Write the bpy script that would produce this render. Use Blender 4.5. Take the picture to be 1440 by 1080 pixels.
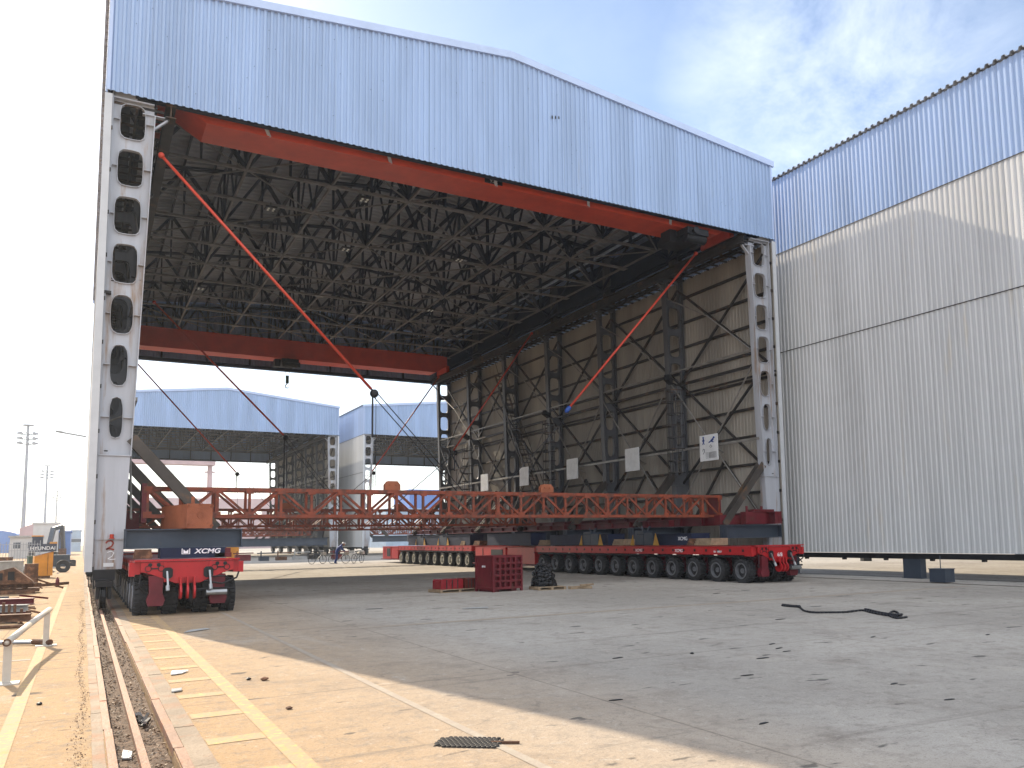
import bpy, math, random
from mathutils import Vector, Matrix
random.seed(7)
R = math.radians
for o in list(bpy.data.objects): bpy.data.objects.remove(o)
sc = bpy.context.scene
col = sc.collection
# ------------------------------------------------------------------ camera, light, exposure
cd = bpy.data.cameras.new('camera'); cam = bpy.data.objects.new('camera', cd); col.objects.link(cam)
F = Vector((.49763, .86111, .10419)).normalized(); RT = Vector((.86653, -.49889, -.0155)); RT = (RT-F*RT.dot(F)).normalized(); UP = RT.cross(F)
m = Matrix((RT, UP, -F)).transposed().to_4x4(); m.translation = Vector((0, 0, 1.7)); cam.matrix_world = m
cd.sensor_width = 36; cd.lens = 1160.3/1440*36; cd.shift_x = -67.44/1440; cd.shift_y = 94.7/1440; cd.clip_start = .05; cd.clip_end = 5000
sc.camera = cam
SUNDIR = Vector((-.215, 1, .675)).normalized()          # towards the sun
w = bpy.data.worlds.new('World'); sc.world = w; w.use_nodes = True
nt = w.node_tree; nt.nodes.clear()
def N(nt, t, **k):
    n = nt.nodes.new(t)
    for a, b in k.items():
        if hasattr(n, a): setattr(n, a, b)
    return n
sky = N(nt, 'ShaderNodeTexSky', sky_type='NISHITA', sun_disc=False)
sky.sun_elevation = math.asin(SUNDIR.z); sky.sun_rotation = math.atan2(SUNDIR.x, SUNDIR.y)
sky.air_density = 1.0; sky.dust_density = .8; sky.ozone_density = 2.0
tc = N(nt, 'ShaderNodeTexCoord'); mp = N(nt, 'ShaderNodeMapping'); mp.inputs['Scale'].default_value = (2.6, 2.6, 3.4); mp.inputs['Location'].default_value = (3.1, .6, 2.2)
no = N(nt, 'ShaderNodeTexNoise'); no.inputs['Scale'].default_value = 1.6; no.inputs['Detail'].default_value = 9; no.inputs['Roughness'].default_value = .66; no.inputs['Distortion'].default_value = .5
rp = N(nt, 'ShaderNodeValToRGB'); rp.color_ramp.elements[0].position = .42; rp.color_ramp.elements[1].position = .74
mx = N(nt, 'ShaderNodeMixRGB'); mx.inputs[2].default_value = (9.5, 9.7, 10.0, 1)
# haze band: towards the horizon the sky turns to a milky white
sx = N(nt, 'ShaderNodeSeparateXYZ'); mr = N(nt, 'ShaderNodeMapRange'); mr.inputs[1].default_value = -.02; mr.inputs[2].default_value = .33; mr.inputs[3].default_value = .5; mr.inputs[4].default_value = 0
mx2 = N(nt, 'ShaderNodeMixRGB'); mx2.inputs[2].default_value = (7.6, 7.9, 8.3, 1)
bg = N(nt, 'ShaderNodeBackground'); bg.inputs[1].default_value = .11; ou = N(nt, 'ShaderNodeOutputWorld')
L = nt.links.new
L(tc.outputs['Generated'], mp.inputs[0]); L(mp.outputs[0], no.inputs['Vector']); L(no.outputs[0], rp.inputs[0])
L(tc.outputs['Generated'], sx.inputs[0]); L(sx.outputs[2], mr.inputs[0])
L(sky.outputs[0], mx2.inputs[1]); L(mr.outputs[0], mx2.inputs[0])
# clouds: a loose wisp over the right-hand hall and a bright bank low on the left
msum = None
for dv, lo, hi, amt in (((.678, .569, .465), .980, .999, .42), ((-.09, .88, .47), .962, .992, 1.3), ((.2, .9, -.1), -2, 1, .05)):
    dp = N(nt, 'ShaderNodeVectorMath', operation='DOT_PRODUCT'); dp.inputs[1].default_value = Vector(dv).normalized(); nv = N(nt, 'ShaderNodeVectorMath', operation='NORMALIZE')
    L(tc.outputs['Generated'], nv.inputs[0]); L(nv.outputs[0], dp.inputs[0]); q = N(nt, 'ShaderNodeMapRange'); q.inputs[1].default_value = lo; q.inputs[2].default_value = hi; q.inputs[3].default_value = 0; q.inputs[4].default_value = amt; L(dp.outputs['Value'], q.inputs[0])
    if msum is None: msum = q.outputs[0]
    else: a_ = N(nt, 'ShaderNodeMath', operation='ADD'); L(msum, a_.inputs[0]); L(q.outputs[0], a_.inputs[1]); msum = a_.outputs[0]
ml = N(nt, 'ShaderNodeMath', operation='MULTIPLY'); ml.use_clamp = True; L(msum, ml.inputs[1]); L(rp.outputs[0], ml.inputs[0])
# added fill light: unseen cloud-white sky behind the camera brightens fascia and ground
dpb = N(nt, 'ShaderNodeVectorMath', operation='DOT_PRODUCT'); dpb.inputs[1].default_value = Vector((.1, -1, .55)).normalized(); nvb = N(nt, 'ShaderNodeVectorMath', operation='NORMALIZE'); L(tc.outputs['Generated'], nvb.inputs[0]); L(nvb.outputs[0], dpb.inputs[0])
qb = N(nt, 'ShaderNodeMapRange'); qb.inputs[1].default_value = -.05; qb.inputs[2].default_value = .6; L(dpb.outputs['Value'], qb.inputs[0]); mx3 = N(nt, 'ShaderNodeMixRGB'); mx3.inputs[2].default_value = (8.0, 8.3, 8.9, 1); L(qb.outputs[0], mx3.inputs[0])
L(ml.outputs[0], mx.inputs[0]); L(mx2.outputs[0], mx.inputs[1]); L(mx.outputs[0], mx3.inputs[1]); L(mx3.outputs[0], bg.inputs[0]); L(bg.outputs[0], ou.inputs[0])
sl = bpy.data.lights.new('sun', 'SUN'); sl.energy = 4.5; sl.angle = R(.5); sl.color = (1, .86, .66)
so = bpy.data.objects.new('sun', sl); col.objects.link(so); so.rotation_euler = SUNDIR.to_track_quat('Z', 'Y').to_euler(); so.location = (-10, 60, 60)
sc.view_settings.view_transform = 'Standard'; sc.view_settings.look = 'None'; sc.view_settings.exposure = .95; sc.view_settings.gamma = 1
sc.render.engine = 'CYCLES'
sc.cycles.max_bounces = 8; sc.cycles.diffuse_bounces = 5; sc.cycles.volume_bounces = 0

# ------------------------------------------------------------------ materials
def mat(name, c, rough=.6, metal=0, var=.25, scale=2.0, bump=0, bscale=30, rust=None, ramt=.5, rscale=1.5, streak=False, spec=.35, emit=0, panel=None):
    M = bpy.data.materials.new(name); M.use_nodes = True; t = M.node_tree; b = t.nodes['Principled BSDF']
    b.inputs['Roughness'].default_value = rough; b.inputs['Metallic'].default_value = metal; b.inputs['Specular IOR Level'].default_value = spec
    cc = (*c, 1)
    tc = N(t, 'ShaderNodeTexCoord'); l = t.links.new
    n1 = N(t, 'ShaderNodeTexNoise'); n1.inputs['Scale'].default_value = scale; n1.inputs['Detail'].default_value = 8; n1.inputs['Roughness'].default_value = .6
    vec = tc.outputs['Object']
    if streak:
        mpp = N(t, 'ShaderNodeMapping'); mpp.inputs['Scale'].default_value = (1, 1, .12); l(vec, mpp.inputs[0]); sv = mpp.outputs[0]
    else: sv = vec
    l(sv, n1.inputs['Vector'])
    r1 = N(t, 'ShaderNodeMapRange'); r1.inputs[1].default_value = .3; r1.inputs[2].default_value = .7; r1.inputs[3].default_value = 1-var; r1.inputs[4].default_value = 1+var*.6
    l(n1.outputs[0], r1.inputs[0])
    mu = N(t, 'ShaderNodeVectorMath', operation='SCALE'); mu.inputs[0].default_value = c; l(r1.outputs[0], mu.inputs['Scale'])
    out = mu.outputs[0]
    if panel is not None:                    # every sheet weathered a little differently
        sp = N(t, 'ShaderNodeSeparateXYZ'); l(vec, sp.inputs[0]); dv = N(t, 'ShaderNodeMath', operation='DIVIDE'); dv.inputs[1].default_value = 1.05; l(sp.outputs[panel], dv.inputs[0])
        fl = N(t, 'ShaderNodeMath', operation='FLOOR'); l(dv.outputs[0], fl.inputs[0]); wn = N(t, 'ShaderNodeTexWhiteNoise', noise_dimensions='1D'); l(fl.outputs[0], wn.inputs['W'])
        rp_ = N(t, 'ShaderNodeMapRange'); rp_.inputs[3].default_value = .955; rp_.inputs[4].default_value = 1.03; l(wn.outputs[0], rp_.inputs[0])
        s2 = N(t, 'ShaderNodeVectorMath', operation='SCALE'); l(out, s2.inputs[0]); l(rp_.outputs[0], s2.inputs['Scale']); out = s2.outputs[0]
        fr = N(t, 'ShaderNodeMath', operation='FRACT'); l(dv.outputs[0], fr.inputs[0]); r3 = N(t, 'ShaderNodeMapRange'); r3.inputs[1].default_value = .012; r3.inputs[2].default_value = .02; r3.inputs[3].default_value = .5; r3.inputs[4].default_value = 0; l(fr.outputs[0], r3.inputs[0])
        m3 = N(t, 'ShaderNodeMixRGB'); m3.inputs[2].default_value = (c[0]*.45, c[1]*.45, c[2]*.45, 1); l(r3.outputs[0], m3.inputs[0]); l(out, m3.inputs[1]); out = m3.outputs[0]
    if rust:
        n2 = N(t, 'ShaderNodeTexNoise'); n2.inputs['Scale'].default_value = rscale; n2.inputs['Detail'].default_value = 10; n2.inputs['Roughness'].default_value = .65
        l(sv, n2.inputs['Vector'])
        r2 = N(t, 'ShaderNodeMapRange'); r2.inputs[1].default_value = 1-ramt; r2.inputs[2].default_value = 1-ramt+.14; l(n2.outputs[0], r2.inputs[0])
        mm = N(t, 'ShaderNodeMixRGB'); mm.inputs[2].default_value = (*rust, 1); l(r2.outputs[0], mm.inputs[0]); l(out, mm.inputs[1]); out = mm.outputs[0]
    l(out, b.inputs['Base Color'])
    if bump:
        n3 = N(t, 'ShaderNodeTexNoise'); n3.inputs['Scale'].default_value = bscale; n3.inputs['Detail'].default_value = 6; l(vec, n3.inputs['Vector'])
        bb = N(t, 'ShaderNodeBump'); bb.inputs['Strength'].default_value = bump; bb.inputs['Distance'].default_value = .03; l(n3.outputs[0], bb.inputs['Height']); l(bb.outputs[0], b.inputs['Normal'])
    if emit:
        b.inputs['Emission Color'].default_value = cc; b.inputs['Emission Strength'].default_value = emit
    return M
RUST = (.20, .085, .035)
M = dict(
 blue=mat('pale_blue_sheet', (.33, .45, .66), .45, 0, .16, .9, streak=True, bump=.08, bscale=2, panel=0, rust=(.30, .36, .46), ramt=.36, rscale=2.5),
 bluey=mat('pale_blue_side_sheet', (.36, .48, .70), .45, 0, .14, .9, streak=True, bump=.05, bscale=2, panel=1),
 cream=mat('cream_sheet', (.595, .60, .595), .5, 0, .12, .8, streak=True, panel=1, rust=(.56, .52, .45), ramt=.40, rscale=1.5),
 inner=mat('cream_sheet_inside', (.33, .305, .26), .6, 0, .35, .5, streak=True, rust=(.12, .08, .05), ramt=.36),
 trim=mat('white_flashing', (.52, .54, .56), .45, 0, .12, 1),
 bluetrim=mat('blue_flashing', (.45, .56, .78), .45, 0, .1, 1),
 roofin=mat('roof_sheet', (.36, .38, .42), .55, 0, .35, .35, rust=(.12, .10, .08), ramt=.42, rscale=.5),
 roofst=mat('navy_steel', (.008, .014, .036), .55, .2, .4, 1.5, rust=(.03, .025, .02), ramt=.4),
 chord=mat('bounce_lit_steel', (.20, .195, .19), .6, .1, .4, 1.5, rust=RUST, ramt=.35),  # chords paler than the webs: light bounced from the floor is put into colour
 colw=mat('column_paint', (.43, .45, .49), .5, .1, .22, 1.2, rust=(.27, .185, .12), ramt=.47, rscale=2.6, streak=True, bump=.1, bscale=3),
 colin=mat('shaded_column_paint', (.10, .105, .115), .55, .1, .4, 1.2, rust=(.09, .06, .045), ramt=.42, rscale=1.4, streak=True),  # darker copy of column_paint; the shade inside the hall is put into it
 girt=mat('girt_steel', (.035, .032, .03), .6, .2, .4, 2, rust=(.13, .07, .035), ramt=.45),
 crane=mat('crane_red', (.54, .062, .024), .45, 0, .2, 1.2, rust=(.30, .03, .02), ramt=.34, streak=False),
 truss=mat('orange_red_paint', (.25, .052, .022), .5, 0, .35, 2.5, rust=(.11, .04, .025), ramt=.52, rscale=4),
 maroon=mat('maroon_paint', (.13, .012, .018), .5, 0, .35, 2.5, rust=(.09, .03, .02), ramt=.42, rscale=2),
 redp=mat('transporter_red', (.42, .014, .018), .33, 0, .18, 2, rust=(.28, .02, .02), ramt=.36, rscale=2.5),
 bogie=mat('bogie_maroon', (.13, .010, .018), .45, 0, .35, 3),
 tyre=mat('tyre_rubber', (.03, .03, .032), .85, 0, .4, 6, bump=.4, bscale=40),
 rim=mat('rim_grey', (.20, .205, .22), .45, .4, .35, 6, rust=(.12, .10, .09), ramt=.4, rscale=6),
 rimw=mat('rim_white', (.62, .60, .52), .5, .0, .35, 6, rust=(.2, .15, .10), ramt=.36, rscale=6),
 gbeam=mat('grey_blue_steel', (.055, .07, .095), .45, .3, .22, 1.2, rust=(.10, .075, .06), ramt=.38, streak=False),
 navy=mat('navy_paint', (.007, .014, .045), .6, .1, .3, 2),
 black=mat('black_parts', (.012, .012, .014), .5, .1, .4, 4),
 steel=mat('bare_steel', (.35, .36, .37), .35, .8, .2, 6),
 brace=mat('brown_brace_steel', (.07, .06, .052), .55, .2, .45, 1.2, rust=(.17, .085, .035), ramt=.44, rscale=1.2),
 rust=mat('rusty_steel', (.12, .06, .035), .8, .1, .45, 3, rust=(.26, .13, .07), ramt=.5, rscale=5, bump=.3),
 block=mat('orange_block', (.32, .10, .045), .65, 0, .3, 2, rust=(.25, .08, .04), ramt=.42, rscale=4, bump=.2),
 stay=mat('red_stay', (.50, .05, .022), .35, 0, .15, 5),
 cable=mat('wire_rope', (.03, .03, .035), .5, .5, .3, 20),
 yellow=mat('yellow_paint', (.50, .27, .04), .6, 0, .3, 3, rust=(.3, .16, .06), ramt=.35),
 orange=mat('orange_yellow_sheet', (.62, .26, .03), .55, 0, .15, 3),
 white=mat('white_board', (.75, .77, .78), .5, 0, .15, 3, rust=(.35, .33, .28), ramt=.36, rscale=4),
 letter=mat('white_lettering', (.85, .86, .88), .5, 0, .02),
 bluel=mat('blue_pictogram', (.02, .07, .30), .5, 0, .05),
 redl=mat('red_lettering', (.30, .05, .03), .6, 0, .2),
 wood=mat('wood', (.30, .22, .14), .8, 0, .35, 6, bump=.2),
 blackp=mat('black_plastic', (.012, .012, .014), .25, 0, .3, 5),
 pipe=mat('white_pipe_paint', (.50, .46, .40), .55, 0, .2, 3, rust=RUST, ramt=.40, rscale=7, bump=.2),
 stone=mat('concrete_edge', (.29, .225, .16), .85, 0, .3, 1.5, rust=(.30, .17, .10), ramt=.5, rscale=2, bump=.5),
 rusty_edge=mat('rust_plate', (.25, .145, .095), .7, .1, .25, 1.5, rust=(.30, .12, .06), ramt=.5, rscale=3, bump=.3),
 gravel=mat('gravel', (.15, .10, .07), .9, 0, .6, 12, bump=1, bscale=25),
 grey=mat('grey_concrete', (.36, .36, .35), .85, 0, .25, 3, bump=.4),
 hut=mat('grey_white_wall', (.50, .51, .52), .8, 0, .2, .5),
 bluer=mat('strong_blue_roof', (.09, .19, .47), .5, 0, .1, .3),
 glassb=mat('blue_glazing', (.30, .40, .52), .3, .1, .25, .4),
 pink=mat('faded_pink_paint', (.46, .33, .34), .6, 0, .2, .3),
 lampm=mat('lamp_face', (.8, .8, .72), .4, 0, .05, 1, emit=.04),
 tower=mat('galvanised_mast', (.32, .34, .37), .5, .3, .15, 1),
 skin=mat('skin', (.45, .26, .18), .6, 0, .05), overall=mat('navy_overall', (.03, .06, .24), .8, 0, .2, 8),
 helmet=mat('white_helmet', (.8, .8, .8), .3, 0, .03), green=mat('dark_green_sheet', (.05, .09, .06), .7, 0, .3, 3),
)
# ground: worn concrete
def ground_mat():
    M_ = bpy.data.materials.new('yard_concrete'); M_.use_nodes = True; t = M_.node_tree; b = t.nodes['Principled BSDF']; l = t.links.new
    b.inputs['Roughness'].default_value = .92; b.inputs['Specular IOR Level'].default_value = .2
    tc = N(t, 'ShaderNodeTexCoord')
    def noise(s, d=8, r=.6, dist=0, sc3=None):
        n = N(t, 'ShaderNodeTexNoise'); n.inputs['Scale'].default_value = s; n.inputs['Detail'].default_value = d; n.inputs['Roughness'].default_value = r; n.inputs['Distortion'].default_value = dist
        if sc3:
            q = N(t, 'ShaderNodeMapping'); q.inputs['Scale'].default_value = sc3; l(tc.outputs['Object'], q.inputs[0]); l(q.outputs[0], n.inputs['Vector'])
        else: l(tc.outputs['Object'], n.inputs['Vector'])
        return n.outputs[0]
    def ramp(i, a, bb):
        r = N(t, 'ShaderNodeMapRange'); r.inputs[1].default_value = a; r.inputs[2].default_value = bb; l(i, r.inputs[0]); return r.outputs[0]
    def mix(f, a, c, k=1):
        x = N(t, 'ShaderNodeMixRGB')
        if k != 1:
            q = N(t, 'ShaderNodeMath', operation='MULTIPLY'); q.inputs[1].default_value = k; l(f, q.inputs[0]); f = q.outputs[0]
        l(f, x.inputs[0])
        if isinstance(a, tuple): x.inputs[1].default_value = (*a, 1)
        else: l(a, x.inputs[1])
        x.inputs[2].default_value = (*c, 1); return x.outputs[0]
    c = mix(ramp(noise(.18, 6, .65), .4, .6), (.32, .295, .26), (.41, .38, .335))
    # sandy strip beside the rails, its colour warmed further to carry the golden sunlight
    sx = N(t, 'ShaderNodeSeparateXYZ'); l(tc.outputs['Object'], sx.inputs[0])
    c = mix(ramp(sx.outputs[0], 6.0, 1.0), c, (.41, .265, .135), .95)
    c = mix(ramp(noise(1.3, 10, .7), .52, .66), c, (.17, .14, .115), .42)
    c = mix(ramp(noise(.55, 10, .7, 1.2, (1, .35, 1)), .55, .68), c, (.45, .40, .34), .5)
    c = mix(ramp(noise(9, 6, .75), .60, .72), c, (.10, .08, .06), .55)
    c = mix(ramp(noise(38, 3, .7), .56, .7), c, (.5, .45, .38), .5); c = mix(ramp(noise(60, 4, .8), .54, .66), c, (.13, .10, .08), .6)
    c = mix(ramp(noise(5.0, 9, .8, .2), .50, .64), c, (.20, .18, .155), .55); c = mix(ramp(noise(7.0, 9, .8, .5), .56, .70), c, (.58, .54, .48), .5)
    c = mix(ramp(noise(1.7, 5, .5, .2, (.8, 1.6, 1)), .66, .69), c, (.07, .065, .06), .75)
    c = mix(ramp(noise(3.2, 6, .5, .4, (.45, 1.6, 1)), .70, .735), c, (.05, .045, .04), .8)      # oil spots
    c = mix(ramp(noise(.9, 6, .6, .8, (.16, 2.6, 1)), .60, .70), c, (.15, .13, .11), .4)
    c = mix(ramp(noise(22, 4, .8), .58, .68), c, (.09, .075, .06), .6)
    # slab joints, every 6 m
    for ax, per, off in ((0, 6.0, 1.2), (1, 6.0, 2.3)):
        a = N(t, 'ShaderNodeMath', operation='ADD'); a.inputs[1].default_value = off; l(sx.outputs[ax], a.inputs[0])
        pp = N(t, 'ShaderNodeMath', operation='PINGPONG'); pp.inputs[1].default_value = per/2; l(a.outputs[0], pp.inputs[0])
        nn = N(t, 'ShaderNodeMath', operation='MULTIPLY_ADD'); nn.inputs[1].default_value = .05; l(noise(2.5, 4), nn.inputs[0]); l(pp.outputs[0], nn.inputs[2])
        c = mix(ramp(nn.outputs[0], .045, .030), c, (.12, .10, .08), .5)
    v = N(t, 'ShaderNodeTexVoronoi', feature='DISTANCE_TO_EDGE'); v.inputs['Scale'].default_value = .32
    q = N(t, 'ShaderNodeVectorMath', operation='MULTIPLY_ADD'); nz = N(t, 'ShaderNodeTexNoise'); nz.inputs['Scale'].default_value = 1.5; l(tc.outputs['Object'], nz.inputs['Vector'])
    q.inputs[1].default_value = (1.2, 1.2, 0); l(nz.outputs[1], q.inputs[0]); l(tc.outputs['Object'], q.inputs[2]); l(q.outputs[0], v.inputs['Vector'])
    c = mix(ramp(v.outputs[0], .004, .001), c, (.12, .10, .08), .22)
    l(c, b.inputs['Base Color'])
    bp = N(t, 'ShaderNodeBump'); bp.inputs['Strength'].default_value = .55; bp.inputs['Distance'].default_value = .03
    bp.inputs['Distance'].default_value = .045
    ad = N(t, 'ShaderNodeMath', operation='ADD'); l(noise(14, 10, .75), ad.inputs[0]); l(noise(1.6, 8, .6), ad.inputs[1]); l(ad.outputs[0], bp.inputs['Height']); l(bp.outputs[0], b.inputs['Normal'])
    return M_
M['ground'] = ground_mat()
def line_mat():      # worn road paint: shows the concrete through it
    M_ = mat('worn_yellow_paint', (.50, .34, .13), .85, 0, .3, 3, rust=(.38, .26, .155), ramt=.62, rscale=11, bump=.3); return M_
M['line'] = line_mat()
M['pline'] = mat('worn_pale_paint', (.37, .32, .25), .85, 0, .2, 3, rust=(.32, .265, .21), ramt=.62, rscale=5, bump=.3)

# ------------------------------------------------------------------ mesh builder
class MB:
    def __init__(s): s.v = []; s.f = []
    def add(s, v, f):
        n = len(s.v); s.v += [tuple(p) for p in v]; s.f += [tuple(i+n for i in q) for q in f]; return s
    def box(s, x0, x1, y0, y1, z0, z1):
        return s.add([(x, y, z) for z in (z0, z1) for y in (y0, y1) for x in (x0, x1)], [(0, 2, 3, 1), (4, 5, 7, 6), (0, 1, 5, 4), (2, 6, 7, 3), (0, 4, 6, 2), (1, 3, 7, 5)])
    def bar(s, p, q, w, h=None, up=(0, 0, 1)):
        h = h or w; p = Vector(p); q = Vector(q); d = (q-p).normalized(); u = Vector(up)
        if abs(d.dot(u)) > .98: u = Vector((1, 0, 0)) if abs(d.x) < .9 else Vector((0, 1, 0))
        a = d.cross(u).normalized()*w/2; b = a.cross(d).normalized()*h/2
        return s.add([p-a-b, p+a-b, p-a+b, p+a+b, q-a-b, q+a-b, q-a+b, q+a+b], [(0, 1, 3, 2), (4, 6, 7, 5), (0, 4, 5, 1), (2, 3, 7, 6), (0, 2, 6, 4), (1, 5, 7, 3)])
    def ibeam(s, p, q, w, h, t=.02, up=(0, 0, 1)):
        p = Vector(p); q = Vector(q); d = (q-p).normalized(); u = Vector(up)
        if abs(d.dot(u)) > .98: u = Vector((1, 0, 0))
        a = d.cross(u).normalized(); b = a.cross(d).normalized()*(h/2-t/2)
        s.bar(p+b, q+b, w, t, up); s.bar(p-b, q-b, w, t, up); s.bar(p, q, t, h-2*t-.004, up); return s
    def tube(s, p, q, r, r2=None, n=8, cap=True):
        r2 = r if r2 is None else r2; p = Vector(p); q = Vector(q); d = (q-p).normalized(); u = Vector((0, 0, 1)) if abs(d.z) < .9 else Vector((1, 0, 0))
        a = d.cross(u).normalized(); b = a.cross(d); V = []
        for c, rr in ((p, r), (q, r2)):
            for i in range(n): t = 2*math.pi*i/n; V.append(c+a*rr*math.cos(t)+b*rr*math.sin(t))
        Fc = [(i, (i+1) % n, n+(i+1) % n, n+i) for i in range(n)]
        if cap: Fc += [tuple(range(n))[::-1], tuple(range(n, 2*n))]
        return s.add(V, Fc)
    def path(s, P, r, n=6):
        for a, b in zip(P, P[1:]): s.tube(a, b, r, n=n)
        return s
    def lathe(s, c, ax, prof, n=16, close=True):
        c = Vector(c); d = Vector(ax).normalized(); u = Vector((0, 0, 1)) if abs(d.z) < .9 else Vector((1, 0, 0)); a = d.cross(u).normalized(); b = a.cross(d); V = []; Fc = []
        for (r, h) in prof:
            for i in range(n): t = 2*math.pi*i/n; V.append(c+d*h+a*r*math.cos(t)+b*r*math.sin(t))
        k = len(prof)
        for j in range(k-1):
            for i in range(n): Fc.append((j*n+i, j*n+(i+1) % n, (j+1)*n+(i+1) % n, (j+1)*n+i))
        if close: Fc += [tuple(range(n))[::-1], tuple(range((k-1)*n, k*n))]
        return s.add(V, Fc)
    def ball(s, c, r, n=10, sz=1):
        pr = [(max(.001, r*math.sin(math.pi*j/(n//2))), -r*sz*math.cos(math.pi*j/(n//2))) for j in range(n//2+1)]
        return s.lathe(c, (0, 0, 1), pr, n)
    def prism(s, poly, o, u, v, th):        # polygon in plane (u,v) extruded by th along u x v
        o = Vector(o); u = Vector(u); v = Vector(v); nn = u.cross(v).normalized()*th; k = len(poly)
        A = [o+u*a+v*b for a, b in poly]; B = [p+nn for p in A]
        return s.add(A+B, [tuple(range(k))[::-1], tuple(range(k, 2*k))]+[(i, (i+1) % k, k+(i+1) % k, k+i) for i in range(k)])
    def corr(s, o, u, v, nrm, Ln, lo, hi, pitch=.2, dep=.03, cuts=()):   # trapezoidal sheet: runs along u, ribs along v from lo(t) to hi(t)
        o = Vector(o); u = Vector(u); v = Vector(v); nrm = Vector(nrm); n = int(round(Ln/pitch)); pr = []
        for i in range(n):
            for k, d in ((0, 0), (.42, 0), (.54, 1), (.86, 1)): pr.append(((i+k)*Ln/n, d*dep))
        pr.append((Ln, 0)); V = []; lv = len(cuts)+2
        for t, d in pr:
            zz = [lo(t)]+list(cuts)+[hi(t)]
            for z in zz: V.append(o+u*t+v*z+nrm*d)
        Fc = []
        for i in range(len(pr)-1):
            for j in range(lv-1): a = i*lv+j; Fc.append((a, a+lv, a+lv+1, a+1))
        return s.add(V, Fc)
    def build(s, name, mt, parent=None, smooth=False, loc=(0, 0, 0), rz=0, label=None):
        me = bpy.data.meshes.new(name); me.from_pydata(s.v, [], s.f); me.materials.append(M[mt] if isinstance(mt, str) else mt)
        if smooth:
            for p in me.polygons: p.use_smooth = True
        me.update(); o = bpy.data.objects.new(name, me); col.objects.link(o); o.parent = parent; o.location = loc; o.rotation_euler = (0, 0, rz)
        if label: o['label'] = label
        return o
def tag(o, label=None, cat=None, group=None, kind=None):
    for k, v in (('label', label), ('category', cat), ('group', group), ('kind', kind)):
        if v: o[k] = v
    return o
def empty(name, loc, rz=0, **k):
    o = bpy.data.objects.new(name, None); col.objects.link(o); o.location = loc; o.rotation_euler = (0, 0, rz); o.empty_display_size = .3; return tag(o, **k)
def copy_tree(o, parent=None, loc=None, rz=None, **k):
    c = o.copy(); col.objects.link(c); c.parent = parent
    for ch in list(o.children): copy_tree(ch, c)
    if loc is not None: c.location = loc
    if rz is not None: c.rotation_euler = (0, 0, rz)
    return tag(c, **k)
def text(name, body, mt, parent, loc, rot, size, align='CENTER', ext=.004, xs=1, shear=0, off=0):
    c = bpy.data.curves.new(name, 'FONT'); c.body = body; c.size = size; c.extrude = ext; c.align_x = align; c.shear = shear; c.offset = off
    t = bpy.data.objects.new(name, c); col.objects.link(t); dg = bpy.context.evaluated_depsgraph_get(); me = bpy.data.meshes.new_from_object(t.evaluated_get(dg))
    bpy.data.objects.remove(t); me.materials.clear(); me.materials.append(M[mt]); o = bpy.data.objects.new(name, me); col.objects.link(o); o.parent = parent; o.location = loc; o.rotation_euler = rot; o.scale = (xs, 1, 1); return o

# ------------------------------------------------------------------ ground
def struct(mb, name, mt): return tag(mb.build(name, mt), kind='structure')
g = MB(); XS = [(-2500, 0), (-60, 0), (-8, 0), (.30, 0), (.30, -.16), (.72, -.16), (.72, 0), (8, 0), (26, 0), (60, 0), (2500, 0)]; YS = [-300, -20, 0, 20, 64, 120, 400, 3000]
for (x0, z0), (x1, z1) in zip(XS, XS[1:]):
    for y0, y1 in zip(YS, YS[1:]): g.add([(x0, y0, z0), (x1, y0, z1), (x1, y1, z1), (x0, y1, z0)], [(0, 1, 2, 3)])
struct(g, 'ground', 'ground')
b = MB(); b.box(.305, .715, -10, 64, -.155, -.10); gb = struct(b, 'rail_trench_bed', 'gravel')
b = MB()
rr = random.Random(3)
for i in range(5200):
    x = rr.uniform(.31, .71); y = 2+42*rr.random()**1.8
    if abs(x-.485) < .03: continue
    s = rr.uniform(.008, .022)*(1+.5*(y/20)); c = Vector((x, y, -.095+rr.uniform(0, .02)))
    a = [c+Vector((rr.uniform(-1, 1)*s, rr.uniform(-1, 1)*s, rr.uniform(-.5, 1)*s)) for _ in range(4)]
    b.add(a, [(0, 1, 2), (0, 3, 1), (1, 3, 2), (0, 2, 3)])
tag(b.build('gravel', mat('pebbles', (.42, .34, .26), .9, 0, .6, 40)), 'loose pebbles and grit lying in the rail trench', 'gravel', None, 'stuff')
b = MB()
for i in range(2600):                       # grit along the crack left of the trench
    y = 2+28*rr.random()**1.6; x = .06+.03*math.sin(y*1.3)+rr.gauss(0, .022+.02*max(0, math.sin(y*.9))); s = rr.uniform(.004, .011); c = Vector((x, y, s*.4))
    a = [c+Vector((rr.uniform(-1, 1)*s, rr.uniform(-1, 1)*s, rr.uniform(-.5, 1)*s)) for _ in range(4)]
    b.add(a, [(0, 1, 2), (0, 3, 1), (1, 3, 2), (0, 2, 3)])
tag(b.build('grit', mat('dark_grit', (.16, .11, .08), .9, 0, .6, 40)), 'dark grit gathered along the cracked strip left of the rail trench', 'grit', None, 'stuff')
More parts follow.
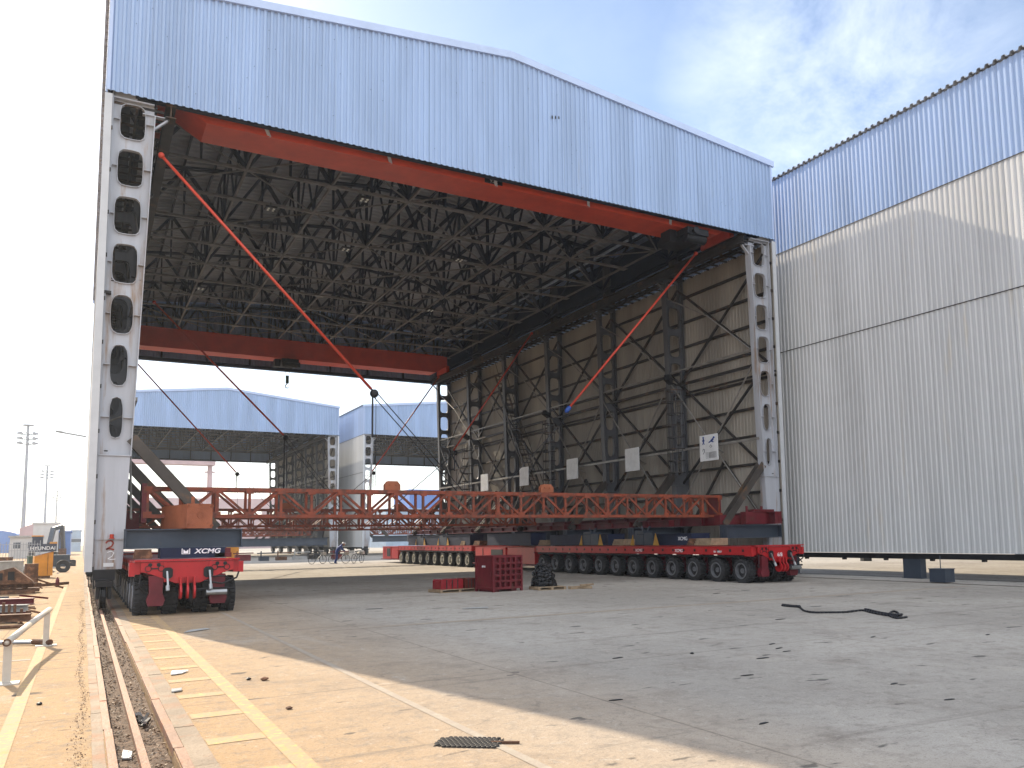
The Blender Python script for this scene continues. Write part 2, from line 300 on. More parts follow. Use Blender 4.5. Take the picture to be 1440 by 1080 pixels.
# rail edges
def slabs(name, x0, x1, z, mt, L0, gap, jit=.006, y0=-4, y1=62):
    b = MB(); y = y0
    while y < y1:
        l = L0*rr.uniform(.8, 1.25); d = rr.uniform(-jit, jit); b.box(x0+d, x1+d, y, y+l-gap, -.16 if z > .02 else -.05, z+rr.uniform(-.004, .004)); y += l
    return struct(b, name, mt)
slabs('trench_kerb', .235, .30, .014, 'rusty_edge', 1.9, .01)
slabs('trench_kerb', .14, .232, .006, 'stone', 1.1, .012)
slabs('trench_kerb', .722, .80, .020, 'rusty_edge', 1.4, .012)
slabs('trench_kerb', .803, .975, .008, 'stone', 1.9, .012)
b = MB(); b.box(.455, .515, -6, 64, .0, .03); b.box(.475, .495, -6, 64, -.1, -.001); b.box(.44, .53, -6, 64, -.12, -.101)
tag(b.build('crane_rail', 'rusty_edge'), 'rusty steel rail running in the gravel trench under the left wall', 'rail')
def strip(name, x0, x1, y0, y1, mt='line', z=.004):
    b = MB(); b.add([(x0, y0, z), (x1, y0, z), (x1, y1, z), (x0, y1, z)], [(0, 1, 2, 3)]); return struct(b, name, mt)
strip('painted_line', -.585, -.455, 1, 45); strip('painted_line', 1.47, 1.63, 1, 22.5)
for i in range(14): strip('painted_line', .99, 1.465, 5.30+i*1.215, 5.54+i*1.215)
strip('painted_line', 3.0, 3.09, 4, 22, 'pline'); strip('painted_line', 4, 24, 16.1, 16.35, 'pline')
strip('painted_line', -8, -.6, 14.9, 15.05, 'pline')
for x in (24.75, 27.2):                       # rail grooves on the right
    b = MB(); b.box(x, x+.07, -20, 62, -.02, .012); b.build('crane_rail', 'black'); tag(bpy.context.scene.objects[-1] if False else b and col.objects[-1], 'dark steel rail set in the concrete '+('under the right wall of the open hall' if x < 26 else 'under the cream wall of the neighbouring hall'), 'rail')
    strip('rail_joint', x-.14, x-.02, -20, 62, 'pline'); strip('rail_joint', x+.09, x+.2, -20, 62, 'pline')

# ------------------------------------------------------------------ sheds
rr = random.Random(3)
W = 25.11; LEN = 36.1; EZ = 17.74; AZ = 19.05; FB = 14.30; BAY = 5.93
def rz_(x): return EZ+(AZ-EZ)*(1-abs(x-W/2)/(W/2))
HOLES = [(13.62, .66, 1.04), (12.26, .66, 1.08), (10.87, .68, 1.1), (9.48, .64, 1.14), (8.03, .57, 1.12), (6.60, .44, 1.16), (5.15, .33, 1.16)]
def column_mb(inner):
    b = MB(); xo = lambda z: .17; xi = lambda z: 1.20+(.86-1.20)*max(0, min(1, (13.9-z)/11.7)) if z < 13.9 else 1.20
    zs = [14.2]+[(HOLES[i][0]+HOLES[i+1][0])/2 for i in range(6)]+[4.1]; T = .012
    for i, (zc, hw, hh) in enumerate(HOLES):
        zt, zb = zs[i], zs[i+1]; xc = (xo(zc)+xi(zc))/2-.02; a = hw/2; c = hh/2; ang = sorted([2*math.pi*k/32 for k in range(32)]+[math.atan2(zz-zc, xx(zz)-xc) % (2*math.pi) for zz in (zt, zb) for xx in (xo, xi)])
        n = len(ang); I = []; O = []; pw = 4.5 if i < 4 else 3.2
        for t in ang:
            ct, st = math.cos(t), math.sin(t); r = 1/((abs(ct)/a)**pw+(abs(st)/c)**pw)**(1/pw); I.append((xc+r*ct, zc+r*st))
            lim = (zt-zc)/st if st > 1e-6 else ((zb-zc)/st if st < -1e-6 else 1e9)
            rx = 1e9; z_ = zc
            if abs(ct) > 1e-6:
                for _ in range(6):
                    xe = xi(z_) if ct > 0 else xo(z_); rx = (xe-xc)/ct; z_ = zc+st*min(rx, lim)
            r2 = min(rx, lim); O.append((xc+r2*ct, zc+r2*st))
        V = []; Fc = []
        for y in (-T, T): V += [(x, y, z) for x, z in O]+[(x, y, z) for x, z in I]
        for k in range(n):
            k2 = (k+1) % n; Fc += [(k, k2, n+k2, n+k), (2*n+k, 3*n+k, 3*n+k2, 2*n+k2)]
        b.add(V, Fc)
        V = []; Fc = []                       # rim plate around the hole
        for y, s_ in ((-.075, 1), (.075, 1), (.075, .955), (-.075, .955)):
            V += [(xc+(x-xc)*s_, y, zc+(z-zc)*(s_ if s_ == 1 else .972)) for x, z in I]
        for j in range(4):
            for k in range(n): k2 = (k+1) % n; j2 = (j+1) % 4; Fc.append((j*n+k, j*n+k2, j2*n+k2, j2*n+k))
        b.add(V, Fc)
        for sgn in (-1, 1):                   # stiffeners at mid hole
            x0 = xc+sgn*a; x1 = xi(zc) if sgn > 0 else xo(zc)
            for y0 in (-.13, .013): b.box(min(x0, x1)+.012, max(x0, x1)-.004, y0, y0+.117, zc-.008, zc+.008)
    # lower box leg
    b.prism([(.17, 1.05), (.80, 1.05), (xi(1.9), 1.9), (xi(4.1), 4.1), (.17, 4.1)], (0, -.013, 0), (1, 0, 0), (0, 0, 1), -.0+.024) if False else None
    b.add([(x, y, z) for y in (-.16, .16) for x, z in ((.17, 1.05), (.82, 1.05), (xi(1.85), 1.85), (xi(4.08), 4.08), (.17, 4.08))], [(0, 1, 2, 3, 4), (5, 9, 8, 7, 6), (0, 5, 6, 1), (4, 3, 8, 9), (1, 6, 7, 2), (2, 7, 8, 3), (0, 4, 9, 5)])
    b.box(.15, xi(4.1)+.03, -.2, .2, 4.085, 4.115); b.box(.15, xi(1.9)+.03, -.2, .2, 1.84, 1.87)
    # flanges
    b.box(.13, .168, -.17, .17, 1.0, 17.2)
    for z0, z1 in ((4.12, 13.9),):
        b.add([(x+dx, y, z) for y in (-.17, .17) for z, x in ((z0, xi(z0)), (z1, xi(z1))) for dx in (.002, .03)], [(0, 1, 3, 2), (4, 6, 7, 5), (0, 4, 5, 1), (2, 3, 7, 6), (0, 2, 6, 4), (1, 5, 7, 3)])
    b.box(.17, 1.19, -.17, .17, 14.2, 14.24)
    b.bar((1.2, 0, 13.55), (1.55, 0, 13.9), .12, .05); b.box(.9, 1.6, -.08, .08, 13.93, 13.955)
    b.box(.2, .75, -.11, .11, 14.24, 17.2)
    return b
def bogie_mb():
    b = MB(); b.box(.14, .66, -.30, .30, .78, 1.045); b.box(.2, .6, -.75, .75, .62, .775); b.box(.22, .30, -.7, .7, .3, .6); b.box(.5, .58, -.7, .7, .3, .6)
    for y in (-.45, .45): b.lathe((.34, y, .36), (1, 0, 0), [(.1, -.03), (.33, -.03), (.33, 0), (.30, .02), (.30, .10), (.33, .12), (.1, .12)], 20)
    b.path([(.12, -.32, 1.0), (.05, -.36, .98), (.05, -.36, .62), (.14, -.34, .6)], .012); b.path([(.72, -.3, 1.0), (.79, -.36, .98), (.79, -.36, .62), (.70, -.34, .6)], .012)
    return b
def build_shed(loc, label, cat='hall', yb=LEN, detail=2, wallz=1.0, mirrored_legs=True):
    S = empty('open_hall', loc, label=label, cat=cat)
    y1 = yb; nb = int(round(y1/BAY)); bay = (y1-.5)/nb
    # gable fascias
    for nm, y, ny, fb in (('front_fascia', 0, -1, FB), ('rear_fascia', y1, 1, 14.02)):
        b = MB(); b.corr((0, y, 0), (1, 0, 0), (0, 0, 1), (0, ny, 0), W, lambda t: fb, lambda t: rz_(t)-.02, .2, .045); b.build(nm, 'blue', S)
        b = MB(); yy = y+ny*.06
        for x0, x1 in ((-.12, W/2), (W/2, W+.12)):
            z0, z1 = rz_(max(0, x0)), rz_(min(W, x1)); b.add([(x, y_, z+dz) for y_ in (yy-.05, yy+.05) for x, z in ((x0, z0), (x1, z1)) for dz in (-.20, .05)], [(0, 1, 3, 2), (4, 6, 7, 5), (0, 4, 5, 1), (2, 3, 7, 6), (0, 2, 6, 4), (1, 5, 7, 3)])
        b.build('rake_flashing', 'bluetrim', S)
        b = MB(); b.box(-.02, .06, min(y, y+ny*.05), max(y, y+ny*.05), fb, EZ-.1); b.build('corner_flashing', 'bluetrim', S); b = MB(); b.box(W-.06, W+.02, min(y, y+ny*.05), max(y, y+ny*.05), fb, EZ-.1); b.build('corner_flashing', 'bluetrim', S)
        b = MB(); b.box(.7, W-.7, y-ny*.30, y-ny*.12, fb+.02, fb+.22); b.box(.7, W-.7, y-ny*.30, y-ny*.12, fb+1.6, fb+1.75)
        for i in range(9): x = 1.2+i*(W-2.4)/8; b.box(x-.06, x+.06, y-ny*.28, y-ny*.14, fb+.2, rz_(x)-.3)
        b.build('fascia_frame', 'roofst', S)
    if detail and loc[0] < .5:
        for x in (4.2, 8.1, 12.0, 15.9, 19.8): b = MB(); b.bar((x, .25, 14.5), (x+.25, .62, 14.25), .10, .03); b.build('hanger', 'colw', S)
    if detail > 1:
        b = MB()
        for k in range(60): x = .3+rr.randrange(122)*.2+.14; z = rr.uniform(FB+.1, rz_(x)-.4); b.box(x-.009, x+.009, -.052, -.046, z, z+.018)
        for k in range(3): x = 14.2+k*.14; b.box(x, x+.05, -.052, -.046, 17.0+k*.03, 17.12+k*.02)
        b.build('sheet_fixings', 'black', S)['kind'] = 'stuff'
    # side walls
    for side in (0, 1):
        x = 0 if side == 0 else W; nx = -1 if side == 0 else 1
        b = MB(); b.corr((x, 0, 0), (0, 1, 0), (0, 0, 1), (nx, 0, 0), y1, lambda t: 14.26, lambda t: EZ-.02, .21, .04); b.build('upper_wall', 'bluey', S)
        b = MB(); b.corr((x, 0, 0), (0, 1, 0), (0, 0, 1), (nx, 0, 0), y1, lambda t: 9.74, lambda t: 14.25, .21, .035)
        b.corr((x+nx*.012, 0, 0), (0, 1, 0), (0, 0, 1), (nx, 0, 0), y1, lambda t: wallz, lambda t: 9.77, .21, .035); b.build('side_wall', 'cream', S)
        b = MB(); xa, xb = sorted((x+nx*.030, x+nx*.056)); b.box(xa, xb, 0.02, y1-.02, 9.735, 9.765); b.box(xa, xb, 0.02, y1-.02, 14.235, 14.262); b.build('seam_shade_strip', 'girt', S)  # dark strips stand in for the thin shadow line at the laps
        b = MB()                               # inner skin of the same sheets, darkened: indoor shade is put into its colour
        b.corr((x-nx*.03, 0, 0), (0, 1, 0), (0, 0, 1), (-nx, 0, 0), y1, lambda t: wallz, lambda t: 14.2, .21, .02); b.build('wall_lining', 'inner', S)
        b = MB(); xa, xb = sorted((x-nx*.125, x+nx*.06))
        for y in (-.045, y1+.005): b = MB(); b.box(xa, xb, y, y+.04, wallz-.15, 14.2); b.build('corner_flashing', 'trim', S)
        b = MB(); xa, xb = sorted((x+nx*.02, x-nx*.16)); b.box(xa, xb, .1, y1-.1, wallz-.22, wallz-.02)
        for i in range(18): b.box(xa+.02, xb-.02, y1*(i+.3)/18, y1*(i+.3)/18+.12, wallz-.29, wallz-.221)
        b.build('sill_beam', 'black', S)
        b = MB(); xa, xb = sorted((x-nx*.06, x-nx*.16)); k = 0; z = wallz+1.1
        while z < 17: b.box(xa, xb, .1, y1-.1, z, z+.11); z += 1.22
        b.box(xa, sorted((x-nx*.06, x-nx*.30))[1] if nx < 0 else xb, .1, y1-.1, 8.55, 8.62)
        b.build('girt', 'girt', S)
    # roof sheets
    for side in (0, 1):
        b = MB()
        if side == 0: o, u = (-.14, 0, EZ-.0), Vector((W/2+.14, 0, AZ-EZ+.02))
        else: o, u = (W+.14, 0, EZ-.0), Vector((-W/2-.14, 0, AZ-EZ+.02))
        Lr = u.length; u.normalize(); b.corr(o, (0, 1, 0), u, (0, 0, 1), y1, lambda t: 0, lambda t: Lr, .30 if detail < 2 else .42, .10); b.build('roof', 'roofin', S)
    b = MB(); n = 10
    for side in (0, 1):
        for i in range(n):
            x = .3+i*(W/2-.3)/n+.3; xx = x if side == 0 else W-x; z = rz_(xx)-.16; b.box(xx-.035, xx+.035, .1, y1-.1, z-.09, z+.09)
    b.build('purlin', 'roofst', S)
    # frames
    cm = None; col_objs = []
    ys = [.3+i*bay for i in range(nb+1)]
    if not detail: ys = [ys[0], ys[len(ys)//3], ys[-1]]
    c0 = column_mb(0); me0 = None
    for i, y in enumerate(ys):
        for side in (0, 1):
            if me0 is None:
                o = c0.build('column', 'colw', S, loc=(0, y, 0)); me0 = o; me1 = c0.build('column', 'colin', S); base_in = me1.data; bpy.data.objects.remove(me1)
                bo = bogie_mb().build('wheel_bogie', 'black', S, loc=(0, y, 0)); mb0 = bo
            else:
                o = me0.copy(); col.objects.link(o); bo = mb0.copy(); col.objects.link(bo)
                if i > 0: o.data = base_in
            for q in (o, bo):
                q.parent = S; q.location = (0 if side == 0 else W, y, 0)
                if side: q.scale = (-1, 1, 1)
                else: q.scale = (1, 1, 1)
    # roof trusses over every frame
    nx_ = 7; bx = [1.5+i*(W-3.0)/nx_ for i in range(nx_+1)]; zb = 15.55
    for y in (ys if detail else ys[:1]):
        b = MB()
        for i in range(nx_):
            for dy in (-.09, .09): b.bar((bx[i], y+dy, rz_(bx[i])-.38), (bx[i+1], y+dy, rz_(bx[i+1])-.38), .09, .09)
            xm = (bx[i]+bx[i+1])/2; zt = rz_(xm)-.4
            for dy in (-.07, .07):
                b.bar((bx[i], y+dy, zb), (xm, y+dy, zt), .10, .10); b.bar((bx[i+1], y+dy, zb), (xm, y+dy, zt), .10, .10)
                b.bar((xm, y+dy, zt), (xm, y+dy, zb+.02), .07, .07)
        for i in range(nx_+1):
            for dy in (-.07, .07): b.bar((bx[i], y+dy, zb), (bx[i], y+dy, rz_(bx[i])-.4), .08, .08)
        b.bar((.6, y, 15.2), (bx[0], y, zb), .1); b.bar((W-.6, y, 15.2), (bx[-1], y, zb), .1); b.bar((.6, y, 17), (bx[0], y, zb), .1); b.bar((W-.6, y, 17), (bx[-1], y, zb), .1)
        b.build('roof_truss', 'roofst', S)
    b = MB(); ng = nb*2 if detail else 2; gy = [.3+i*(y1-.5)/ng for i in range(ng+1)]
    for y in gy: b.bar((bx[0], y, zb), (bx[-1], y, zb), .13, .1)
    for x in bx[::1]: b.bar((x, gy[0], zb+.01), (x, gy[-1], zb+.01), .09, .08)
    if detail:
        for i in range(nx_):
            for j in range(ng):
                if (i+j) % 2: b.bar((bx[i], gy[j], zb-.02), (bx[i+1], gy[j+1], zb-.02), .05, .05)
                else: b.bar((bx[i+1], gy[j], zb-.02), (bx[i], gy[j+1], zb-.02), .05, .05)
        for i in range(nx_+1):
            for j in range(ng+1):
                if (i+j) % 2 == 0: b.box(bx[i]-.2, bx[i]+.2, gy[j]-.2, gy[j]+.2, zb-.065, zb-.05)
    b.build('bottom_bracing', 'chord', S)
    if detail:
        b = MB()                               # webs running lengthwise, and the pyramids between
        for x in bx[1:-1:1]:
            for j in range(ng):
                ym = (gy[j]+gy[j+1])/2; zt = rz_(x)-.4
                b.bar((x, gy[j], zb), (x, ym, zt), .075, .075); b.bar((x, gy[j+1], zb), (x, ym, zt), .075, .075)
                if False:
                    x2 = x+(W-3.0)/nx_/2
                    if x2 < W-1.5: b.bar((x, gy[j], zb), (x2, ym, rz_(x2)-.35), .06); b.bar((x, gy[j+1], zb), (x2, ym, rz_(x2)-.35), .06)
            b.bar((x, gy[0], rz_(x)-.37), (x, gy[-1], rz_(x)-.37), .09, .09)
        b.build('roof_webbing', 'roofst', S)
    # crane runways and walkways
    for side in (0, 1):
        X = (lambda v: v) if side == 0 else (lambda v: W-v)
        b = MB(); b.ibeam((X(1.62), .1, 13.97+.15), (X(1.62), y1-.1, 13.97+.15), .28, .38, .025); b.box(min(X(1.58), X(1.66)), max(X(1.58), X(1.66)), .1, y1-.1, 14.312, 14.36)
        b.build('runway_beam', 'girt', S)
        b = MB(); n = int(y1/.62)
        for i in range(n): y = .3+i*.62; b.bar((X(.18), y, 14.12), (X(1.45), y, 14.12), .06, .07)
        b.bar((X(.75), .2, 14.05), (X(.75), y1-.2, 14.05), .06, .06); b.bar((X(1.25), .2, 14.17), (X(1.25), y1-.2, 14.17), .05, .05)
        b.build('walkway', 'girt', S)
        if detail:                             # deep girder above the runway
            b = MB(); b.box(min(X(.28), X(.36)), max(X(.28), X(.36)), .3, y1-.3, 15.2, 17.0)
            for i in range(nb):
                a, c = ys[i], ys[i+1]; b.bar((X(1.0), a, 15.1), (X(1.0), c, 15.1), .14, .14); b.bar((X(1.0), a, 17.0), (X(1.0), c, 17.0), .14, .14)
                b.bar((X(1.0), a, 15.1), (X(1.0), (a+c)/2, 17), .1); b.bar((X(1.0), (a+c)/2, 17), (X(1.0), c, 15.1), .1)
            b.build('eaves_girder', 'roofst', S)
            b = MB(); lt = MB()                # wall bracing between columns
            for i in range(nb):
                a, c = ys[i], ys[i+1]; mdl = (a+c)/2; xw = X(.33)
                for z0, z1 in ((4.2, 9.0), (9.0, 13.7)):
                    b.bar((xw, a, z0), (xw, c, z1), .09, .09); b.bar((xw, c, z0), (xw, a, z1), .09, .09)
                b.bar((xw, a, 1.6), (xw, mdl, 5.0), .09); b.bar((xw, c, 1.6), (xw, mdl, 5.0), .09); b.bar((xw, a, 9.0), (xw, c, 9.0), .1, .12)
                xi_ = X(1.0); lt.bar((xi_, a, 5.7), (xi_, c, 5.7), .10, .10); lt.tube((xi_, a, 9.1), (xi_, mdl, 5.7), .035); lt.tube((xi_, c, 9.1), (xi_, mdl, 5.7), .035)
                lt.tube((xi_, a, 2.4), (xi_, mdl, 5.7), .03); lt.tube((xi_, c, 2.4), (xi_, mdl, 5.7), .03); lt.tube((xi_, mdl, 5.7), (X(.35), mdl, 5.4), .03)
                lt.bar((xi_, a, 9.5), (xi_, c, 9.5), .06, .06); lt.tube((xi_, mdl, 11.6), (xi_, a, 9.3), .03); lt.tube((xi_, mdl, 11.6), (xi_, c, 13.2), .03)
            b.build('wall_bracing', 'girt', S); lt.build('stay_bracing', mat('dull_galvanised', (.26, .25, .23), .5, .3, .4, 2), S)
    # knee braces down to the lifting beams
    if detail:
        for y in ys:
            for side in (0, 1):
                X = (lambda v: v) if side == 0 else (lambda v: W-v)
                b = MB(); b.ibeam((X(.93), y, 4.6), (X(3.15), y, 2.12), .30, .30, .02, up=(0, 1, 0)); b.build('knee_brace', 'brace', S)
    return S
main = build_shed((.13, 25.07, 0), 'large open-ended travelling hall with pale blue gable and roof trusses, in the middle', wallz=1.15)
right = build_shed((26.70, -5.3, 0), 'neighbouring hall with tall ribbed cream and blue side wall at the right edge', detail=0, wallz=.94)
far1 = build_shed((1.0, 98, 0), 'distant blue-gabled hall seen through the open hall, with its ridge in view', detail=1)
far2 = build_shed((28.4, 95.5, 0), 'distant hall right of the other far one, showing its grey side wall', detail=1)

# legs / post at the bottom of the right hall
b = MB(); b.box(26.75, 27.1, 19.95, 20.6, 0.02, .72); b.box(26.70, 27.15, 19.85, 20.7, 0, .018); b.box(26.72, 26.748, 19.9, 20.65, .02, .72)
tag(b.build('steel_prop', 'gbeam'), 'dark steel prop holding up the sill of the cream wall, near the metal box', 'prop')
b = MB(); b.box(26.75, 27.1, 26.2, 27.1, 0.02, .72); b.box(26.7, 27.15, 26.1, 27.2, 0, .018)
tag(b.build('steel_prop', 'gbeam'), 'dark steel prop under the cream wall just behind the transporter end', 'prop')
b = MB(); b.box(25.0, 25.5, 17.7, 18.3, 0.02, .44); b.box(24.98, 25.52, 17.68, 18.32, .441, .47); b.tube((25.2, 18.0, .47), (25.2, 18.0, .9), .015)
tag(b.build('metal_box', 'gbeam'), 'squat grey metal box standing on the concrete beside the steel prop', 'box')

# ------------------------------------------------------------------ overhead cranes
def overhead(y0, y1, tx, label, hook):
    cy = (y0+y1)/2; S = empty('overhead_crane', (0, cy, 14.24), label=label, cat='overhead crane')
    b = MB(); h = (y1-y0)/2; x0, x1 = 1.85, 23.5; P = [(x0, .55), (x0+.9, 0), (x1-.9, 0), (x1, .55), (x1, 1.25), (x0, 1.25)]
    b.prism(P, (0, h, 0), (1, 0, 0), (0, 0, 1), 2*h)
    b.box(x0+.3, x1-.3, -h-.06, h+.06, 1.252, 1.29); b.build('girder', 'crane', S)
    b = MB()
    for x in (1.55, 23.65):
        b = MB(); b.box(x-.12, x+.12, -.42, 1.5, .14, .62); b.build('end_carriage', 'crane', S)
    t = MB(); t.box(tx-.55, tx+.55, -h-.35, h+.35, -.32, -.06); t.tube((tx-.5, -h-.1, -.42), (tx+.5, -h-.1, -.42), .2, n=14); t.box(tx-.9, tx-.55, -.3, .3, -.5, .0); t.box(tx+.55, tx+.8, -.25, .25, -.45, -.1); t.tube((tx-.2, -h-.5, -.2), (tx-.2, -h-.15, -.2), .14, n=10)
    to = t.build('trolley', 'black', S)
    if hook:
        zb = -hook; k = MB(); k.tube((tx-.12, 0, -.3), (tx-.12, 0, zb+.3), .012); k.tube((tx+.12, 0, -.3), (tx+.12, 0, zb+.3), .012); k.build('hoist_rope', 'cable', to)
        k = MB(); k.lathe((tx-.09, 0, zb), (1, 0, 0), [(.05, 0), (.2, .02), (.2, .16), (.05, .18)], 14); k.box(tx-.1, tx+.1, -.06, .06, zb-.25, zb+.3)
        P = [(tx+.13*math.cos(R(a)), 0, zb-.45+.13*math.sin(R(a))) for a in range(100, 330, 22)]; k.path([(tx, 0, zb-.2)]+P[:0]+[(tx-.02, 0, zb-.32)]+P, .035); k.build('hook_block', 'green', to)
    return S
oc = overhead(25.65, 27.0, 21.3, 'red overhead crane girder under the front gable', 0)
overhead(57.6, 58.9, 11.9, 'red overhead crane girder at the far end of the hall with a hanging hook', 1.35)
b = MB(); b.box(11.9, 12.6, -.70, -.69, .06, .28); pl = b.build('number_plate', 'black', oc); text('digits', '9.5t', 'trim', pl, (12.25, -.705, .10), (R(90), 0, 0), .2)

# ------------------------------------------------------------------ lamps in the roof
n = 0
LN = ['nearest the front gable on the left', 'in the middle of the second row', 'near the crest of the roof', 'towards the right eaves', 'far back on the left', 'far back in the middle', 'far back on the right']
for (x, y) in ((6.2, 34.2), (10.2, 37.5), (9.3, 31.5), (15.5, 36.4), (5.0, 47), (10.8, 49), (17.5, 45.5)):
    S = empty('roof_lamp', (x, y, 15.3), label='roof lamp with four small bright faces, '+LN[n], cat='lamp', group='lamps under the hall roof'); n += 1
    b = MB(); b.box(-.22, .22, -.22, .22, .03, .1); b.tube((0, 0, .1), (0, 0, .32), .015); b.build('housing', 'black', S)
    b = MB()
    for dx in (-.1, .1):
        for dy in (-.1, .1): b.box(dx-.04, dx+.04, dy-.05, dy+.05, .0, .028)
    b.build('lamp_face', 'lampm', S)

# ------------------------------------------------------------------ stays with hook balls
def stay(a, bb, end, label, chain=1.3, strap=None):
    a = Vector(a); bb = Vector(bb); end = Vector(end); S = empty('stay', a, label=label, cat='stay', group='red stays hung across the hall')
    b = MB(); b.tube((0, 0, 0), bb-a, .045, n=10); b.ball((0, 0, 0), .09); b.build('red_tube', 'stay', S, True)
    b = MB(); e = bb-a
    if strap:
        b.lathe(e, (bb-a), [(.02, -.15), (.09, -.08), (.09, .12), (.02, .2)], 10); b.build('turnbuckle', 'bluel', S, True)
    else: b.ball(e+Vector((.1, 0, -.14)), .14, 14); b.path([e, e+Vector((.05, 0, -.05)), e+Vector((.1, 0, -.1))], .03); b.build('hook_ball', 'black', S, True)
    b = MB(); d = (end-bb).normalized()
    for s in ((-.06, .06) if not strap else (0,)): b.tube(e+Vector((.1+s, 0, -.14+s)), end-a+Vector((s, 0, s)), .016 if not strap else .012, n=6)
    b.build('wire', 'cable', S)
    if chain:
        b = MB(); b.tube(e+Vector((.05, 0, -.25)), e+Vector((.05, 0, -.25-chain)), .03); b.tube(e+Vector((.16, 0, -.25)), e+Vector((.16, 0, 3.4-bb.z)), .009); b.build('hoist_chain', 'cable', S)
def PY(px, py, Y): pass
stay((1.55, 25.4, 12.85), (7.78, 25.4, 6.50), (11.2, 26.2, 3.3), 'red stay from the front left column top to a hook ball, longest of all')
stay((22.55, 27.0, 13.85), (16.0, 27.0, 6.62), (12.9, 26.9, 3.3), 'bright red stay from the front of the right crane runway down to a blue turnbuckle', 0, True)
for Y, t1, t2 in ((42.2, 'second red stay on the left, its ball above the middle of the truss', 'second red stay on the right, deep in the hall'), (57, 'farthest red stay on the left', 'farthest red stay on the right, in front of the sky')):
    stay((2.5, Y, 13.0), (8.5, Y, 7.0 if Y < 50 else 6.3), (11.6, Y+.5, 3.4), t1, 2.6 if Y < 50 else .8)
    stay((22.57, Y, 13.75), (17.6, Y, 6.6), (14.2, Y+.5, 3.4), t2, .9)

# ------------------------------------------------------------------ lattice trusses between the two sides
def lattice(dark=False):
    x0, x1 = 1.55, 22.4; z0, z1 = 2.48, 3.27; n = 23; d = (x1-x0)/n; b = MB(); h = .36
    for y in (-h, h):
        for z in (z0, z1): b.bar((x0, y, z), (x1, y, z), .10, .10)
        for i in range(n+1):
            x = x0+i*d; heavy = i % 5 == 2
            b.bar((x, y, z0+.05), (x, y, z1-.05), .16 if heavy else .075, .1 if heavy else .075)
            if i < n:
                a, c = (z0, z1) if i % 2 else (z1, z0); b.bar((x, y, a), (x+d, y, c), .07, .07)
    for i in range(n+1):
        x = x0+i*d
        for z in (z0, z1): b.bar((x, -h+.05, z), (x, h-.05, z), .06, .06); b.box(x-.11, x+.11, -h-.062, -h-.051, z-.05 if z == z0 else z-.13, z+.13 if z == z0 else z+.05)
        if i < n: b.bar((x, -h if i % 2 else h, z0), (x+d, h if i % 2 else -h, z0), .05, .05)
    return b, (x0, x1, z0, z1)
lb, _ = lattice(); lt0 = None
ORD = ['nearest the camera, orange in the light', 'middle one of three', 'farthest back under the rear gable']
for i in range(3):
    y = (26.25, 42.2, 57.6)[i]
    if lt0 is None:
        lt0 = empty('lattice_truss', (0, y, 0)); lb.build('frame', 'truss', lt0)
        for x in (8.68, 14.42):
            b = MB(); P = [(-.26, 0), (.26, 0), (.26, .17), (.16, .29), (-.16, .29), (-.26, .17)]
            for yy in (-.34, -.20): b.prism([(x+a, 3.33+c) for a, c in P], (0, yy+.04, 0), (1, 0, 0), (0, 0, 1), .04)
            b.tube((x-.1, -.37, 3.5), (x-.1, -.16, 3.5), .03); b.tube((x+.1, -.37, 3.5), (x+.1, -.16, 3.5), .03); b.build('lifting_lug', 'block', lt0)
        b = MB(); b.box(1.40, 1.52, -.42, .42, 2.3, 3.4); b.build('end_plate', 'maroon', lt0)
        b = MB(); b.box(22.40, 22.46, -.4, .4, 2.4, 3.33); b.build('end_plate', 'maroon', lt0); t = lt0
    else: t = copy_tree(lt0, None, (0, y, 0))
    tag(t, 'rusty red lattice truss spanning the hall, '+ORD[i], 'truss', 'lattice trusses across the hall')

# ------------------------------------------------------------------ cross beams, longitudinal beams
bb = MB(); bb.ibeam((0, 0, 1.84), (2.95, 0, 1.84), .42, .52, .03)
for x in (.04, 2.91): bb.box(x-.012, x+.012, -.205, .205, 1.615, 2.065)
NTH = ['nearest the camera', 'second', 'third', 'fourth', 'fifth', 'sixth', 'last']
p0 = None
for i in range(7):
    for s in (0, 1):
        y = 24.75+i*BAY+(.35 if i else 0); x = .95 if s == 0 else 21.55
        if p0 is None: p0 = o = bb.build('cross_beam', 'gbeam')
        else: o = p0.copy(); col.objects.link(o)
        o.location = (x, y, 0); tag(o, 'grey steel cross beam on the '+('left' if s == 0 else 'right')+' transporter, '+NTH[i]+(' of its row' if i else ''), 'beam', 'cross beams carrying the hall')
def lbeam(x0, x1, y0, y1, z0, z1, mt, label, name='long_beam'):
    b = MB(); b.ibeam(((x0+x1)/2, y0, (z0+z1)/2), ((x0+x1)/2, y1, (z0+z1)/2), x1-x0, z1-z0, .03)
    n = int((y1-y0)/1.5)
    for i in range(n+1): y = y0+.02+i*(y1-y0-.04)/n; b.box(x0+.01, x1-.01, y-.012, y+.012, z0+.031, z1-.031)
    tag(b.build(name, mt), label, 'beam'); 
lbeam(24.0, 24.38, 24.4, 61, 2.13, 2.62, 'maroon', 'long dark red beam lying along the foot of the right wall')
lbeam(22.2, 22.5, 29.0, 61, 2.12, 2.40, 'maroon', 'long slim maroon beam over the right transporter, inside the thicker one')
lbeam(1.05, 1.4, 26.5, 61, 2.13, 2.6, 'maroon', 'long dark red beam lying along the foot of the left wall')
b = MB(); b.box(21.9, 24.0, 25.3, 25.65, 2.13, 2.5); b.box(22.9, 24.5, 24.9, 25.2, 2.13, 2.62); b.box(23.3, 24.4, 24.85, 25.25, 2.625, 2.72)
for x in (23.1, 23.9): b.tube((x, 25.05, 2.62), (x, 25.05, 2.85), .05)
tag(b.build('end_beam', 'maroon'), 'dark red beam end sitting on the grey cross beam by the right front column', 'beam')

